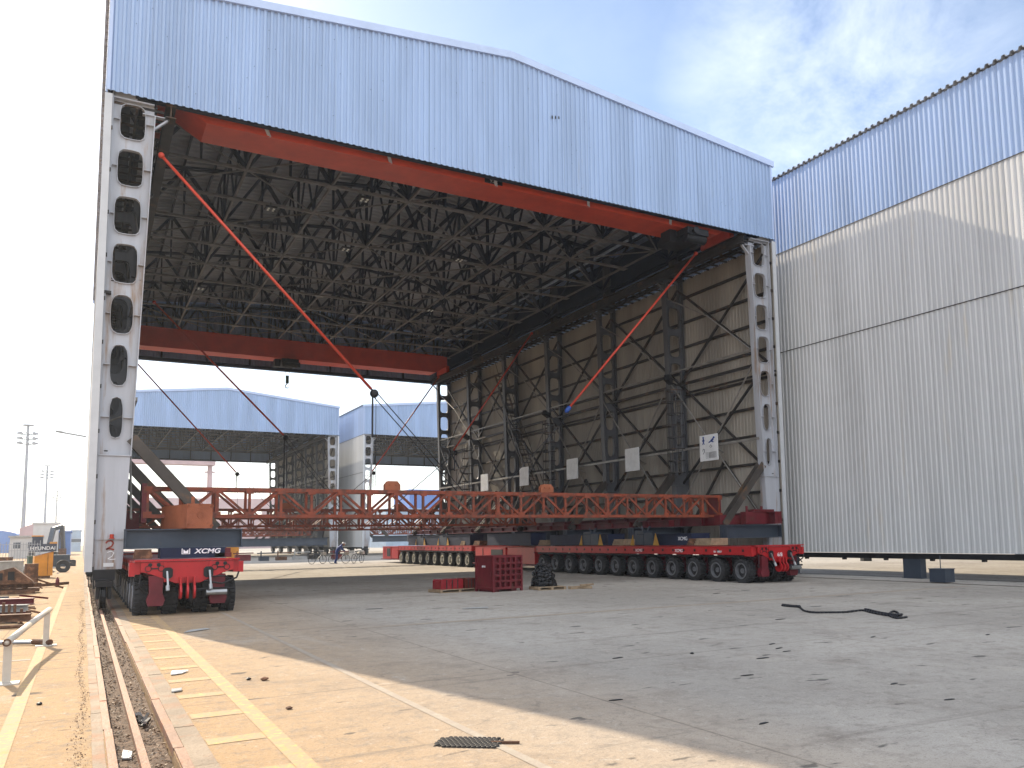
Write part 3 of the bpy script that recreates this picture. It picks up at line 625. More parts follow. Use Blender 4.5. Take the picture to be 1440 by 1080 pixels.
# ------------------------------------------------------------------ self propelled transporters
wt = MB(); R0 = .43
prof = [(.24, -.16), (.36, -.17), (.41, -.14), (.43, -.09), (.43, .09), (.41, .14), (.36, .17), (.24, .16)]
wt.lathe((0, 0, 0), (1, 0, 0), prof, 28, False)
wt.lathe((0, 0, 0), (1, 0, 0), [(.245, -.07), (.02, -.05)], 20); wt.lathe((0, 0, 0), (1, 0, 0), [(.245, .07), (.02, .05)], 20)  # discs in dark rubber colour stand in for the shade of the rim recess
for k in range(22):                            # tread lugs
    a = 2*math.pi*k/22; c, s = math.cos(a), math.sin(a); c2, s2 = math.cos(a+.07), math.sin(a+.07)
    for sg in (-1, 1): wt.bar((sg*.02, R0*1.01*c, R0*1.01*s), (sg*.15, R0*.985*c2, R0*.985*s2), .055, .055, up=(0, c, s))
wr = MB(); wr.lathe((0, 0, 0), (1, 0, 0), [(.25, -.15), (.285, -.168), (.28, -.185), (.245, -.18), (.235, -.07)], 24, False); wr.lathe((0, 0, 0), (1, 0, 0), [(.10, -.05), (.09, -.11), (.05, -.12), (.02, -.12)], 16, False); wr.lathe((0, 0, 0), (1, 0, 0), [(.25, .15), (.285, .168), (.28, .185), (.245, .18), (.235, .07)], 24, False)

def transporter(loc, label, lines, rim, front=True, text_=None, marks=()):
    S = empty('modular_transporter', loc, label=label, cat='transporter')
    Wd = 2.3; Ln = lines*1.34; b = MB(); zt = 1.29
    b.box(.28, Wd-.28, .12, Ln-.1, .98, 1.25)
    for x in (0, Wd-.12): b.box(x, x+.12, 0.02, Ln, zt-.30, zt)
    b.box(.12, Wd-.12, .1, Ln, zt-.03, zt-.012)
    for i in range(lines+1): y = .08+i*(Ln-.16)/lines; b.box(.12, Wd-.12, y-.04, y+.04, zt-.26, zt-.031); b.box(-.014, -.001, y-.03, y+.03, zt-.29, zt-.01)
    dk = b.build('deck', 'redp', S)
    b = MB()
    for i in range(lines*2): y = .5+i*.67; b.box(-.012, -.001, y, y+.10, zt-.19, zt-.10); b.tube((-.03, y+.3, zt-.33), (-.001, y+.3, zt-.33), .03)
    b.tube((.05, .2, zt-.36), (.05, Ln-.2, zt-.36), .035); b.tube((.16, .2, zt-.37), (.16, Ln-.2, zt-.37), .025); b.build('hydraulic_line', 'black', dk)
    for i in range(lines):
        yc = .7+1.34*i
        for xc in (.49, Wd-.49):
            bg = MB()
            bg.tube((xc, yc-.12, 1.02), (xc, yc-.12, .88), .2, n=14); P = [(-.02, .95), (.22, .9), (.17, .62), (.06, .36), (-.08, .36), (-.04, .62)]
            bg.prism([(yc-.2+a*1.2, z) for a, z in P], (xc-.07, 0, 0), (0, 1, 0), (0, 0, 1), .14)
            bg.tube((xc-.35, yc+.0, R0), (xc+.35, yc+.0, R0), .07, n=10); bg.box(xc-.11, xc+.11, yc-.17, yc+.12, .27, .42); bg.tube((xc, yc-.28, .9), (xc, yc-.05, .45), .05); bg.build('bogie', 'bogie', S)
            for dx in (-.32, .32):
                o = bpy.data.objects.new('wheel', wt_ref['m']); col.objects.link(o); o.parent = S; o.location = (xc+dx, yc, R0); o.rotation_euler = (rr.uniform(0, 6), 0, 0)
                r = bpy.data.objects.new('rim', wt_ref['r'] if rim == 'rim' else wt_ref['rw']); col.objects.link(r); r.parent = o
    if front:
        b = MB()                               # towing face: red plate cut to a trapezoid
        P = [(.12, 1.27), (2.18, 1.27), (2.18, 1.06), (1.98, 1.0), (1.60, .84), (1.42, .76), (.88, .76), (.70, .84), (.32, 1.0), (.12, 1.06)]
        b.prism(P, (0, -.02, 0), (1, 0, 0), (0, 0, 1), .05); b.box(-.02, 2.32, -.12, .1, 1.292, 1.33); b.box(.62, .68, -.10, -.071, .8, 1.27); b.box(1.62, 1.68, -.10, -.071, .8, 1.27)
        for x in (.98, 1.13, 1.28): b.lathe((x-.025, -.18, .56), (1, 0, 0), [(.07, 0), (.17, 0), (.17, .05), (.07, .05)], 18, False); b.box(x-.025, x+.025, -.26, -.07, .62, .9)
        b.box(-.12, 0, .0, .35, .95, 1.27); b.box(2.3, 2.42, .0, .3, .98, 1.25)
        e = b.build('end_frame', 'redp', S)
        for x in (.46, 1.84): b = MB(); b.prism([(x-.16, .95), (x+.16, .95), (x+.14, .55), (x+.20, .38), (x+.16, .24), (x-.16, .24), (x-.20, .38), (x-.14, .55)], (0, .16, 0), (1, 0, 0), (0, 0, 1), .2); b.build('swing_arm', 'bogie', S)
        b = MB()
        for x in (.5, 1.8, .32, 1.98): b = MB(); b.tube((x, -.085, 1.21), (x, -.072, 1.21), .045, n=12); b.build('bolt_hole', 'black', e)
        for x in (.7, 1.6): b = MB(); b.prism([(x-.11, .93), (x-.11, 1.09), (x-.06, 1.14), (x+.06, 1.14), (x+.11, 1.09), (x+.11, .93), (x+.06, .88), (x-.06, .88)], (0, -.104, 0), (1, 0, 0), (0, 0, 1), .012); b.build('socket', 'black', e)
        b = MB(); b.tube((1.35, -.1, .60), (2.2, -.1, .60), .03); b.path([(1.5, -.14, .8), (1.9, -.2, .72), (2.25, -.1, .85), (2.3, -.1, 1.0)], .022); b.path([(1.6, -.16, .9), (2.0, -.1, .9), (2.2, -.1, .7)], .018); b.build('hose', 'black', e); b = MB(); b.path([(0.12, -.1, 1.0), (.1, -.12, .7), (.2, 0, .55)], .02); b.build('hose', 'black', e); b = MB()
        b.box(1.5, 2.1, .05, .3, .42, .85); b.build('gearbox', 'black', e)
        for x in (.68, 1.62): b = MB(); b.bar((x, -.13, 1.05), (x+.02, -.30, .66), .04); b.tube((x+.01, -.28, .72), (x+.02, -.32, .60), .045); b.build('pin', 'steel', e)
        b = MB(); b.tube((1.55, -.18, .52), (2.02, -.18, .52), .07, n=14); b.build('roller', 'steel', e)
        for x0 in (.28, 1.74):
            b = MB()
            for x in (x0, x0+.28): b.lathe((x, -.075, 1.12), (0, -1, 0), [(.058, 0), (.075, 0), (.075, .012), (.058, .012)], 16, False)
            b.bar((x0+.05, -.078, 1.12), (x0+.23, -.078, 1.12), .012, .03); b.build('clamp_link', 'black', e)
        if text_: text('number', text_, 'letter', e, (1.15, -.076, .93), (R(90), 0, 0), .19)
    for bod, y, sz, cc in marks: text('lettering', bod, cc, dk, (-.017, y, zt-.22), (R(90), 0, R(-90)), sz, shear=.2)
    return S
wt_ref = {}; protos = []
tw = wt.build('wheel', 'tyre'); wt_ref['m'] = tw.data; rw1 = wr.build('rim', 'rim'); wt_ref['r'] = rw1.data; rw2 = wr.build('rim', 'rimw'); wt_ref['rw'] = rw2.data
for o in (tw, rw1, rw2): bpy.data.objects.remove(o)
mk = [('XCMG', 4.2, .17, 'letter'), ('XCMG', 6.9, .17, 'letter'), ('10t - 00027', 1.9, .10, 'letter')]
transporter((20.32, 21.75, 0), 'near red many-wheeled transporter under the right wall, grey rims', 12, 'rim', True, '6/8', mk)
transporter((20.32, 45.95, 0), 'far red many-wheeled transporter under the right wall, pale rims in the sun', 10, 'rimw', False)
transporter((1.10, 22.0, 0), 'red transporter seen end-on under the left wall, towing rings in front', 12, 'rim', True)
transporter((1.10, 46.0, 0), 'red transporter deep under the left wall behind the end-on one', 10, 'rim', False)
# power packs
def pack(x, y0, y1, label, side=True):
    S = empty('power_pack', (x, y0, 0), label=label, cat='power pack'); l = y1-y0; b = MB()
    b.box(0, 1.9, 0, l*.42, .35, 1.20); b.box(0, 1.9, l*.46, l, .32, 1.22); b.box(.1, 1.8, l*.42, l*.46, .5, 1.1); b.box(-.02, 1.92, -.02, l+.02, 1.221, 1.25)
    b.build('housing', 'redp', S); b = MB()
    b.box(-.03, -.001, l*.50, l*.70, .5, 1.1)
    b.box(-.015, -.001, l*.85, l*.86, .4, 1.15); b.build('grille', 'black', S)
    b = MB(); b.box(0, 1.9, -.3, l+.4, .25, .318); b.tube((.3, -.2, .2), (.3, -.5, .2), .06); b.build('chassis', 'bogie', S)
pack(20.4, 59.6, 63.2, 'red power pack at the far end of the right transporter, black grille')
pack(20.4, 38.1, 45.6, 'long red power pack between the two transporters on the right, behind the crate')

# ------------------------------------------------------------------ load on the decks
def slabbox(name, mt, x0, x1, y0, y1, z0, z1, label, cat, group=None, bev=.01):
    b = MB(); b.box(x0, x1, y0, y1, z0, z1); o = tag(b.build(name, mt), label, cat, group); return o
def navybox(y0, y1, label, txt=None, z1=1.86, x=20.45):
    S = empty('navy_support', (x, y0, 1.33), label=label, cat='support beam', group='navy support beams on the right transporter'); b = MB(); l = y1-y0; h = z1-1.33
    b.box(0, .9, 0, l, .02, h-.03); b.box(-.04, .94, 0, l, h-.028, h); b.box(-.04, .94, 0, l, 0, .018)
    b.build('beam', 'navy', S)
    if txt:
        for bod, y in txt: text('lettering', bod, 'letter', S, (-.006, y, .2), (R(90), 0, R(-90)), .2)
navybox(25.3, 28.9, 'navy support beam with white lettering next to the front grey cross beam', [('10t', 2.9), ('XCMG', .55)], 1.80)
navybox(31.2, 36.5, 'navy support beam in the middle of the near right transporter', [('10t', .9)], 1.84)
navybox(38.6, 44.0, 'navy support beam behind the maroon crate', None, 1.98)
navybox(46.5, 57.5, 'navy support beam on the far right transporter', None, 1.98)
def jackbox(y, label):
    S = empty('jack_box', (20.36, y, 1.33), label=label, cat='jack box', group='blue-grey jack boxes with yellow gussets'); b = MB(); b.box(0, .6, 0, .62, 0, .52); b.box(0.05, .55, .72, 1.35, 0, .62); b.box(.1, .5, .3, 1.2, .0, .3); b.build('box', 'gbeam', S)
    b = MB()
    b.prism([(-.42, 0), (-.02, 0), (-.2, .5)], (-.02, 0, 0), (0, 1, 0), (0, 0, 1), .02); b.build('gusset', 'yellow', S); b = MB(); b.prism([(1.36, 0), (1.62, 0), (1.4, .45)], (-.02, 0, 0), (0, 1, 0), (0, 0, 1), .02); b.build('gusset', 'yellow', S)
    b = MB(); b.bar((.3, .75, .62), (.3, .6, .78), .08); b.bar((.3, 1.1, .62), (.35, 1.25, .8), .04); b.build('lever', 'gbeam', S)
jackbox(27.7, 'blue-grey jack box with yellow gussets, nearest on the deck'); jackbox(31.9, 'blue-grey jack box with yellow gussets, second along the deck')
jackbox(50.0, 'sunlit grey jack box on the far transporter'); jackbox(54.2, 'farthest grey jack box on the far transporter')
for i, (y, l, mt_) in enumerate(((24.1, 1.0, 'wood'), (25.05, .5, 'rust'), (29.9, .9, 'wood'), (36.9, .8, 'wood'), (45.0, .9, 'rust'), (47.2, .7, 'wood'))):
    S = empty('packing_stack', (20.4, y, 1.33), label='stack of packing timbers on the right transporter deck, '+NTH[i]+' along it', cat='timber stack', group='packing stacks on the right deck')
    b = MB()
    for k in range(3): b.box(.02*k, .85, .03, l-.04*k, k*.09, k*.09+.085)
    b.build('timber', mt_, S)
# left transporter: navy box with the maker's name, orange block
S = empty('navy_support', (1.75, 23.6, 1.33), label='navy box with white company lettering between the grey beam and red deck', cat='support beam')
b = MB(); b.box(0, 1.55, 0, .8, .0, .245); b.box(-.04, 1.59, .05, .75, -.001+.246, .262); b.build('beam', 'navy', S)
text('lettering', 'XCMG', 'letter', S, (1.12, -.006, .115), (R(90), 0, 0), .17, xs=1.25, shear=.2, off=.004)
b = MB(); b.prism([(.70, .12), (.82, .12), (.82, .22), (.76, .17), (.70, .22)], (-.16, -.006, 0), (1, 0, 0), (0, 0, 1), .003); b.box(.50, .52, -.006, -.001, .10, .243); b.box(.68, .70, -.006, -.001, .10, .243); b.box(.521, .679, -.006, -.001, .10, .112); b.build('emblem', 'letter', S)
for x, l in ((1.15, 'left'), (3.05, 'right')): 
    S = empty('packing_stack', (x, 23.6, 1.33), label='maroon packing blocks on the '+l+' end of the navy lettered box', cat='packing'); b = MB(); b.box(0, .42, 0, .5, 0, .12); b.box(.03, .40, .03, .5, .122, .24); b.build('block', 'rust' if l == 'left' else 'maroon', S)
S = empty('orange_block', (2.15, 24.0, 2.105), R(13), label='orange-brown steel counterweight block on top of the front left cross beam', cat='counterweight')
b = MB(); b.box(.25, .92, 0, .05, 0, .66); b.box(.26, .91, .05, 2.1, 0, .65); b.build('body', 'block', S)
for x, z in ((.28, .1), (.28, .6), (.9, .6), (.9, .08), (.6, .66)): b = MB(); b.lathe((x, -.03, z), (0, 1, 0), [(.025, 0), (.04, 0), (.04, .03), (.025, .03)], 10, False); b.build('lifting_eye', 'block', S)
b = MB()
b.lathe((.6, -.012, .36), (0, 1, 0), [(.075, 0), (.09, 0), (.09, .012), (.075, .012)], 18, False); b.build('ring', 'block', S); b = MB(); b.tube((.5, .3, .66), (.5, .3, .86), .05); b.build('peg', 'block', S)

# boards on the right inner wall
for i in range(5):
    y = 28.1+i*BAY+.1; S = empty('notice_board', (23.95, y, 5.0), label=['large white notice board with blue figures, nearest', 'weathered white board, second from the front on the right wall', 'white board, third along the right wall', 'white board, fourth along the right wall', 'small white board on the last bay of the right wall'][i], cat='board', group='white boards along the right wall')
    b = MB(); b.box(0, .04, -.55, .65, .0, 1.16); b.build('panel', 'white', S)
    b = MB(); b.box(.04, .08, -.57, .67, .0, .04); b.box(.04, .08, -.57, .67, 1.12, 1.16); b.build('frame', 'girt', S)
    if i == 0:
        f = MB()
        def fl(pts, w): 
            for p, q in zip(pts, pts[1:]): f.bar((-.008, -p[0], p[1]), (-.008, -q[0], q[1]), w, .01, up=(1, 0, 0))
        f.ball((-.008, .38, 1.05), .045, 8); fl([(-.38, 1.0), (-.38, .86)], .08); fl([(-.38, .86), (-.44, .74)], .035); fl([(-.38, .86), (-.32, .74)], .035); fl([(-.38, .98), (-.46, .9)], .03); fl([(-.38, .98), (-.30, .9)], .03)
        f.build('pictogram', 'bluel', S); f = MB(); f.ball((-.008, -.33, 1.0), .05, 8); fl([(.3, .95), (.12, .86)], .09); fl([(.12, .86), (-.02, .80)], .05); fl([(.15, .86), (.3, .80)], .05); f.build('pictogram', 'bluel', S)
        f = MB(); fl([(-.4, .55), (-.3, .5), (-.34, .4), (-.42, .32)], .02); fl([(-.4, .55), (-.46, .45)], .015)
        for k in range(6): fl([(-.25, .12+k*.05), (.45, .12+k*.05)], .008)
        for k in range(6): fl([(.0+k*.09, .12), (.0+k*.09, .37)], .006)
        fl([(0, .6), (.1, .7), (.2, .62), (.05, .55)], .01); f.build('drawing', 'gbeam', S)
# caged ladders on the right wall
def ladder(y, z0, z1, label, x=23.95):
    S = empty('caged_ladder', (x, y, z0), label=label, cat='ladder'); h = z1-z0; b = MB()
    for yy in (-.2, .2): b.tube((0, yy, 0), (0, yy, h), .025)
    for k in range(int(h/.3)): b.tube((0, -.2, .15+k*.3), (0, .2, .15+k*.3), .015, n=5)
    b.build('ladder_rungs', 'colin', S); b = MB()
    for k in range(int(h/.55)+1):
        z = k*.55; P = [(-.65*math.sin(R(a)), -.38*math.cos(R(a)), z) for a in range(0, 181, 30)]
        for p, q in zip(P, P[1:]): b.bar(p, q, .02, .05)
    for a in (30, 60, 90, 120, 150): b.bar((-.65*math.sin(R(a)), -.38*math.cos(R(a)), 0), (-.65*math.sin(R(a)), -.38*math.cos(R(a)), h), .03, .012)
    b.build('cage', 'girt', S)
ladder(30.3, 4.6, 8.6, 'caged ladder on the second column of the right wall, above the truss'); ladder(42.3, 4.0, 8.6, 'caged ladder farther along the right wall'); ladder(54.3, 3.6, 8.4, 'caged ladder near the far end of the right wall, partly sunlit')
S = empty('stair', (24.4, 44.2, 3.2), label='steep zigzag stair climbing the far part of the right wall', cat='stair'); b = MB()
for (y0, z0, y1, z1) in ((0, 0, 3.2, 4.8), (3.4, 4.8, 6.2, 9.6)):
    for dx in (-.3, .3): b.bar((dx, y0, z0), (dx, y1, z1), .04, .16); b.bar((dx, y0, z0+.9), (dx, y1, z1+.9), .03)
    for k in range(17): t = k/16; b.box(-.3, .3, y0+(y1-y0)*t-.1, y0+(y1-y0)*t+.1, z0+(z1-z0)*t-.015, z0+(z1-z0)*t+.015)
b.build('flight', 'girt', S)
for i, y in enumerate((30.4, 42.2, 54.0)):
    S = empty('floodlight', (23.7, y+.1, 8.9), label='black floodlight clamped to an inner column of the right wall, '+['front', 'middle', 'far'][i]+' one', cat='floodlight', group='floodlights on the right columns'); b = MB(); b.bar((0, 0, 0), (-.45, -.25, .15), .22, .28); b.bar((0, 0, 0), (.3, 0, -.1), .05); b.build('housing', 'black', S)

# column markings (front left)
S0 = [o for o in main.children if o.name.startswith('column')][0]
S0['label'] = 'rust-streaked pale column with a red and a white number 2'
text('red_number', '2', 'redl', S0, (.57, -.168, 1.98-.02), (R(90), 0, R(4)), .36) if False else None
def paint(pts, w, mt, y=-.166, name='number'):
    b = MB()
    for p, q in zip(pts, pts[1:]): b.bar((p[0], y, p[1]), (q[0], y, q[1]), w, .006, up=(0, 1, 0))
    b.build(name, mt, S0)
paint([(.42, 1.74), (.46, 1.80), (.55, 1.81), (.60, 1.75), (.56, 1.66), (.43, 1.58), (.50, 1.60), (.62, 1.57)], .04, 'redl')
paint([(.46, 1.50), (.55, 1.53), (.62, 1.49), (.58, 1.40), (.48, 1.33), (.56, 1.31), (.66, 1.32)], .016, 'letter')
b = MB(); b.box(.38, .62, -.185, -.162, 1.12, 1.22); b.build('lamp_box', 'white', S0)
b = MB(); b.tube((.55, -.24, 1.875), (.55, -.24, 1.98), .05, n=12); b.box(.48, .62, -.28, -.2, 1.86, 1.874); b.build('beacon', 'stay', S0)
b = MB(); b.path([(.14, -.19, 1.5), (.02, -.24, 1.3), (.0, -.22, 1.1), (.1, -.2, .95)], .012); b.build('hose', 'black', S0)

# ------------------------------------------------------------------ crate, pallets, things on the floor
S = empty('steel_crate', (11.42, 24.15, 0), R(12), label='tall maroon steel crate with a grid of square recesses, in mid floor', cat='crate')
b = MB(); Wc, Dc, H = 1.22, .98, 1.16; b.box(.03, Wc-.03, .12, Dc-.03, .08, H-.02)
for x in (0, Wc-.07):
    for y in (0, Dc-.07): b.box(x, x+.07, y, y+.07, 0, H)
for x0, x1, y0, y1 in ((0.071, Wc-.071, 0, .06), (.071, Wc-.071, Dc-.06, Dc), (0, .06, .071, Dc-.071), (Wc-.06, Wc, .071, Dc-.071)):
    b.box(x0, x1, y0, y1, .08, .15); b.box(x0, x1, y0, y1, H-.07, H)
for i in range(1, 5): x = .07+i*(Wc-.14)/5; b.box(x-.03, x+.03, .0, .119, .151, H-.071)
for i in range(1, 5): z = .15+i*(H-.22)/5; b.box(.071, Wc-.071, .003, .1185, z-.03, z+.03)
for i in range(2): b.box(.1+i*.72, .32+i*.72, .1, Dc-.1, .0, .079)
b.build('body', 'maroon', S); text('lettering', '0918', 'letter', S, (-.004, .5, .78), (R(90), 0, R(-90)), .09)
b = MB(); b.box(-.012, -.001, .03, .05, .1, 1.1); b.box(-.04, -.013, .1, .14, .5, .62); b.build('door_bar', 'maroon', S)
def pallet(name_parent, w_, d_):
    b = MB()
    for i in range(5): b.box(0, w_, i*(d_-.09)/4, i*(d_-.09)/4+.09, .085, .105)
    for x in (0, w_/2-.04, w_-.08): b.box(x, x+.08, 0, d_, .018, .084)
    for y in (0, d_/2-.04, d_-.09): b.box(0, w_, y, y+.09, 0, .017)
    return b
S = empty('pallet', (9.95, 24.95, 0), R(8), label='low wooden pallet left of the maroon crate', cat='pallet'); pallet(S, 1.45, .8).build('boards', 'wood', S)
for i, (x, w_) in enumerate(((.04, .82), (.92, .5))):
    S = empty('red_case', (9.97+x, 25.05+x*.14, .107), R(8), label=['glossy dark red case with rounded lid on the pallet left of the crate', 'smaller brown-red case on the same pallet, next to the crate'][i], cat='case')
    b = MB(); P = [(0, 0), (w_, 0), (w_, .26), (w_-.04, .32), (.04, .32), (0, .26)]; b.prism(P, (0, .55, 0), (1, 0, 0), (0, 0, 1), .55); b.build('body', mat('case_red', ((.22, .012, .018) if i == 0 else (.10, .02, .015)), .22, 0, .2, 3), S)
    b = MB(); 
    for k in (.25, .5, .75): b.box(w_*k-.015, w_*k+.015, -.01, -.001, .02, .3)
    b.build('strap', 'black', S)
S = empty('pallet', (12.95, 23.95, 0), R(-5), label='pallet right of the crate with black bagged cables on it', cat='pallet'); pallet(S, 1.0, .8).build('boards', 'wood', S)
S = empty('cable_heap', (13.0, 24.2, .107), label='glossy black heap of wrapped cables on the pallet right of the crate', cat='cable heap')
b = MB()
for i in range(26):
    z = rr.uniform(.04, .72); r_ = .40*(1-z*.55); a0 = rr.uniform(0, 6.28); cx, cy = .42+rr.uniform(-.06, .06), .25+rr.uniform(-.05, .05)
    P = [(cx+r_*math.cos(a0+k*.42)*rr.uniform(.9, 1.08), cy+r_*.8*math.sin(a0+k*.42)*rr.uniform(.9, 1.08), z+.05*math.sin(k+a0)) for k in range(14)]
    b.path(P, rr.uniform(.025, .05), 6)
b.build('coil', 'blackp', S, True); b = MB()
V = MB(); n1, n2 = 18, 10
for j in range(n2+1):
    for i in range(n1):
        t = 2*math.pi*i/n1; f = j/n2; r_ = (.40*(1-f*.5)*math.cos(f*1.2)**.3)*(1+.16*math.sin(5*t+j)+rr.uniform(-.06, .06)); V.v.append((.42+r_*math.cos(t), .25+.8*r_*math.sin(t), f*.66+rr.uniform(-.02, .02)))
for j in range(n2):
    for i in range(n1): V.f.append((j*n1+i, j*n1+(i+1) % n1, (j+1)*n1+(i+1) % n1, (j+1)*n1+i))
V.f.append(tuple(range(n2*n1, n2*n1+n1))); V.build('plastic_wrap', 'blackp', S)
b = MB(); b.bar((0, 0, .05), (.9, .25, .05), .1, .09); b.bar((.35, -.1, .13), (.95, .1, .13), .08, .06); b.bar((.1, .3, .05), (.8, -.1, .045), .07, .08)
tag(b.build('loose_timber', 'wood', loc=(14.0, 23.7, 0)), 'loose dark timbers right of the black cable heap', 'timber')
# black cable on floor
P = [(14.48, 14.62), (14.42, 14.28), (14.43, 14.02), (13.85, 13.32), (13.7, 12.89), (13.93, 12.7), (14.27, 12.52), (14.85, 12.6), (14.6, 12.14), (14.36, 11.63), (14.38, 11.32), (14.95, 11.75), (15.14, 12.02), (14.43, 11.56), (14.02, 11.04), (14.42, 11.08)]
b = MB(); Q = []
for i in range(len(P)-1):
    for t in (0, .25, .5, .75):
        a = P[max(i-1, 0)]; c = P[i]; d = P[i+1]; e = P[min(i+2, len(P)-1)]
        Q.append(tuple(.5*((2*c[k])+(-a[k]+d[k])*t+(2*a[k]-5*c[k]+4*d[k]-e[k])*t*t+(-a[k]+3*c[k]-3*d[k]+e[k])*t**3) for k in (0, 1))+(.022,))
b.path(Q, .022, 8); b.path([(x+.05, y+.03, .03) for x, y, z in Q[:9]], .03); b.path([(x+.04, y-.05, .04) for x, y, z in Q[28:42]], .03); tag(b.build('black_cable', 'cable', smooth=True), 'twisted black cable lying on the shaded concrete, front right', 'cable')
# perforated mat
S = empty('bead_mat', (2.58, 6.62, 0), R(-38), label='small dark mat of round metal studs on the ground, bottom middle', cat='mat'); b = MB()
for i in range(13):
    for j in range(8):
        if (i, j) in ((0, 0), (1, 0), (12, 7), (0, 7), (12, 6)): continue
        x, y = i*.042+(j % 2)*.02, j*.042; b.lathe((x, y, .003), (0, 0, 1), [(.02, 0), (.02, .010), (.015, .014)], 10)
    b.bar((i*.042, 0, .006), (i*.042+.02, .3, .006), .006)
b.build('studs', 'girt', S)
b = MB(); b.bar((3.02, 6.45, .012), (3.22, 6.32, .012), .02); tag(b.build('steel_offcut', 'rust'), 'short rusty steel offcut beside the studded mat', 'offcut')
# litter
def rock(x, y, s, mt, label, name='stone', cat='stone'):
    b = MB(); n1, n2 = 8, 5
    for j in range(n2):
        for i in range(n1): t = 2*math.pi*i/n1; f = j/(n2-1); r_ = s*math.sin(math.pi*(.12+.8*f))*rr.uniform(.75, 1.2); b.v.append((x+r_*math.cos(t), y+r_*math.sin(t), max(0, s*.9*f)))
    for j in range(n2-1):
        for i in range(n1): b.f.append((j*n1+i, j*n1+(i+1) % n1, (j+1)*n1+(i+1) % n1, (j+1)*n1+i))
    b.f.append(tuple(range((n2-1)*n1, n2*n1))); tag(b.build(name, mt), label, cat)
rock(-.33, 10.7, .035, 'black', 'dark lump on the sandy strip right of the left yellow line'); rock(2.02, 10.9, .05, 'rust', 'brown stone in the sunlit patch right of the ladder-like marking'); rock(1.86, 11.05, .035, 'black', 'small dark chip near the brown stone'); rock(7.7, 9.6, .03, 'black', 'tiny dark lump alone on the grey concrete'); rock(1.9, 8.9, .035, 'rust', 'flat brown chip by the shadow edge')
def sheet(pts, mt, label, name, cat, z=.012, th=.012):
    b = MB(); b.prism(pts, (0, 0, z), (1, 0, 0), (0, 1, 0), th); tag(b.build(name, mt), label, cat)
sheet([(.355, 8.05), (.43, 8.0), (.445, 8.25), (.38, 8.35)], 'white', 'crumpled white scrap in the gravel trench', 'paper_scrap', 'scrap', -.09)
sheet([(1.75, 17.45), (2.25, 17.85), (2.2, 18.0), (1.9, 17.85)], 'grey', 'grey flat strip lying at the shadow edge before the left transporter', 'metal_strip', 'strip')
sheet([(1.06, 12.0), (1.2, 12.05), (1.3, 12.25), (1.1, 12.3)], 'white', 'torn pale sheet between the ladder-like road marking bars', 'paper_scrap', 'scrap')
sheet([(.95, 10.6), (1.06, 10.65), (1.08, 10.8), (.97, 10.8)], 'grey', 'small grey scrap beside the right kerb of the trench', 'metal_scrap', 'scrap')
sheet([(8.1, 18.9), (8.7, 18.7), (8.8, 18.95), (8.3, 19.05)], 'grey', 'pale flat piece on the shaded floor left of the crate', 'board_piece', 'scrap')
b = MB(); 
for k in range(10): b.bar((.55+rr.uniform(0, .12), 9.2+rr.uniform(0, .5), -.08+rr.uniform(0, .03)), (.55+rr.uniform(0, .12), 9.4+rr.uniform(0, .5), -.07+rr.uniform(0, .04)), .03, .02)
tag(b.build('dark_rag', 'blackp'), 'dark crumpled rag in the gravel on the right of the rail', 'rag')
for i, (x, y) in enumerate(((9.37, 9.72), (9.1, 9.3), (8.96, 9.0), (7.06, 7.77), (11.3, 9.4), (13, 8.5), (8.0, 6.4), (7.7, 5.5), (5.4, 5.75), (17.8, 19.5), (6.4, 20.5), (16.2, 19.0), (12.2, 12.4), (8.2, 8.7), (6.6, 9.9), (4.9, 7.4))):
    a = rr.uniform(-.3, .3); l = rr.uniform(.05, .08)*(.5+y/9); b = MB(); b.prism([(-l, -l*.1), (-l*.3, -l*.32), (l, -l*.15), (l*.8, l*.25), (-l*.4, l*.2)], (x, y, .002), (math.cos(a), math.sin(a), 0), (-math.sin(a), math.cos(a), 0), .006)
    tag(b.build('debris_chip', 'black'), 'thin dark chip of debris on the shaded concrete', 'debris', 'chips of debris on the shaded concrete')

# ------------------------------------------------------------------ white pipe railing, front left
S = empty('pipe_barrier', (-.75, 12.53, 0), label='low barrier of a bent white pipe on two posts, front left', cat='barrier')
b = MB(); b.tube((0.0, -.25, .53), (.11, 2.3, .53), .043, n=12); b.tube((.11, 2.3, .53), (.31, 4.5, .60), .043, n=12); b.build('rail', 'pipe', S, True)
b = MB(); b.box(-.045, .045, -.02, .02, .02, .50); b.build('post', 'pipe', S); b = MB(); b.box(.235, .325, 4.28, 4.32, .02, .57); b.build('post', 'pipe', S)
b = MB(); b.box(-.2, .14, -.12, .12, 0, .018); b.box(.13, .44, 4.2, 4.4, 0, .018); b.build('foot_plate', 'pipe', S)
b = MB(); b.lathe((-.0, -.252, .53), (0, 1, 0), [(.03, -.004), (.048, -.004), (.048, .03)], 14, False); b.build('rim', 'rust', S)

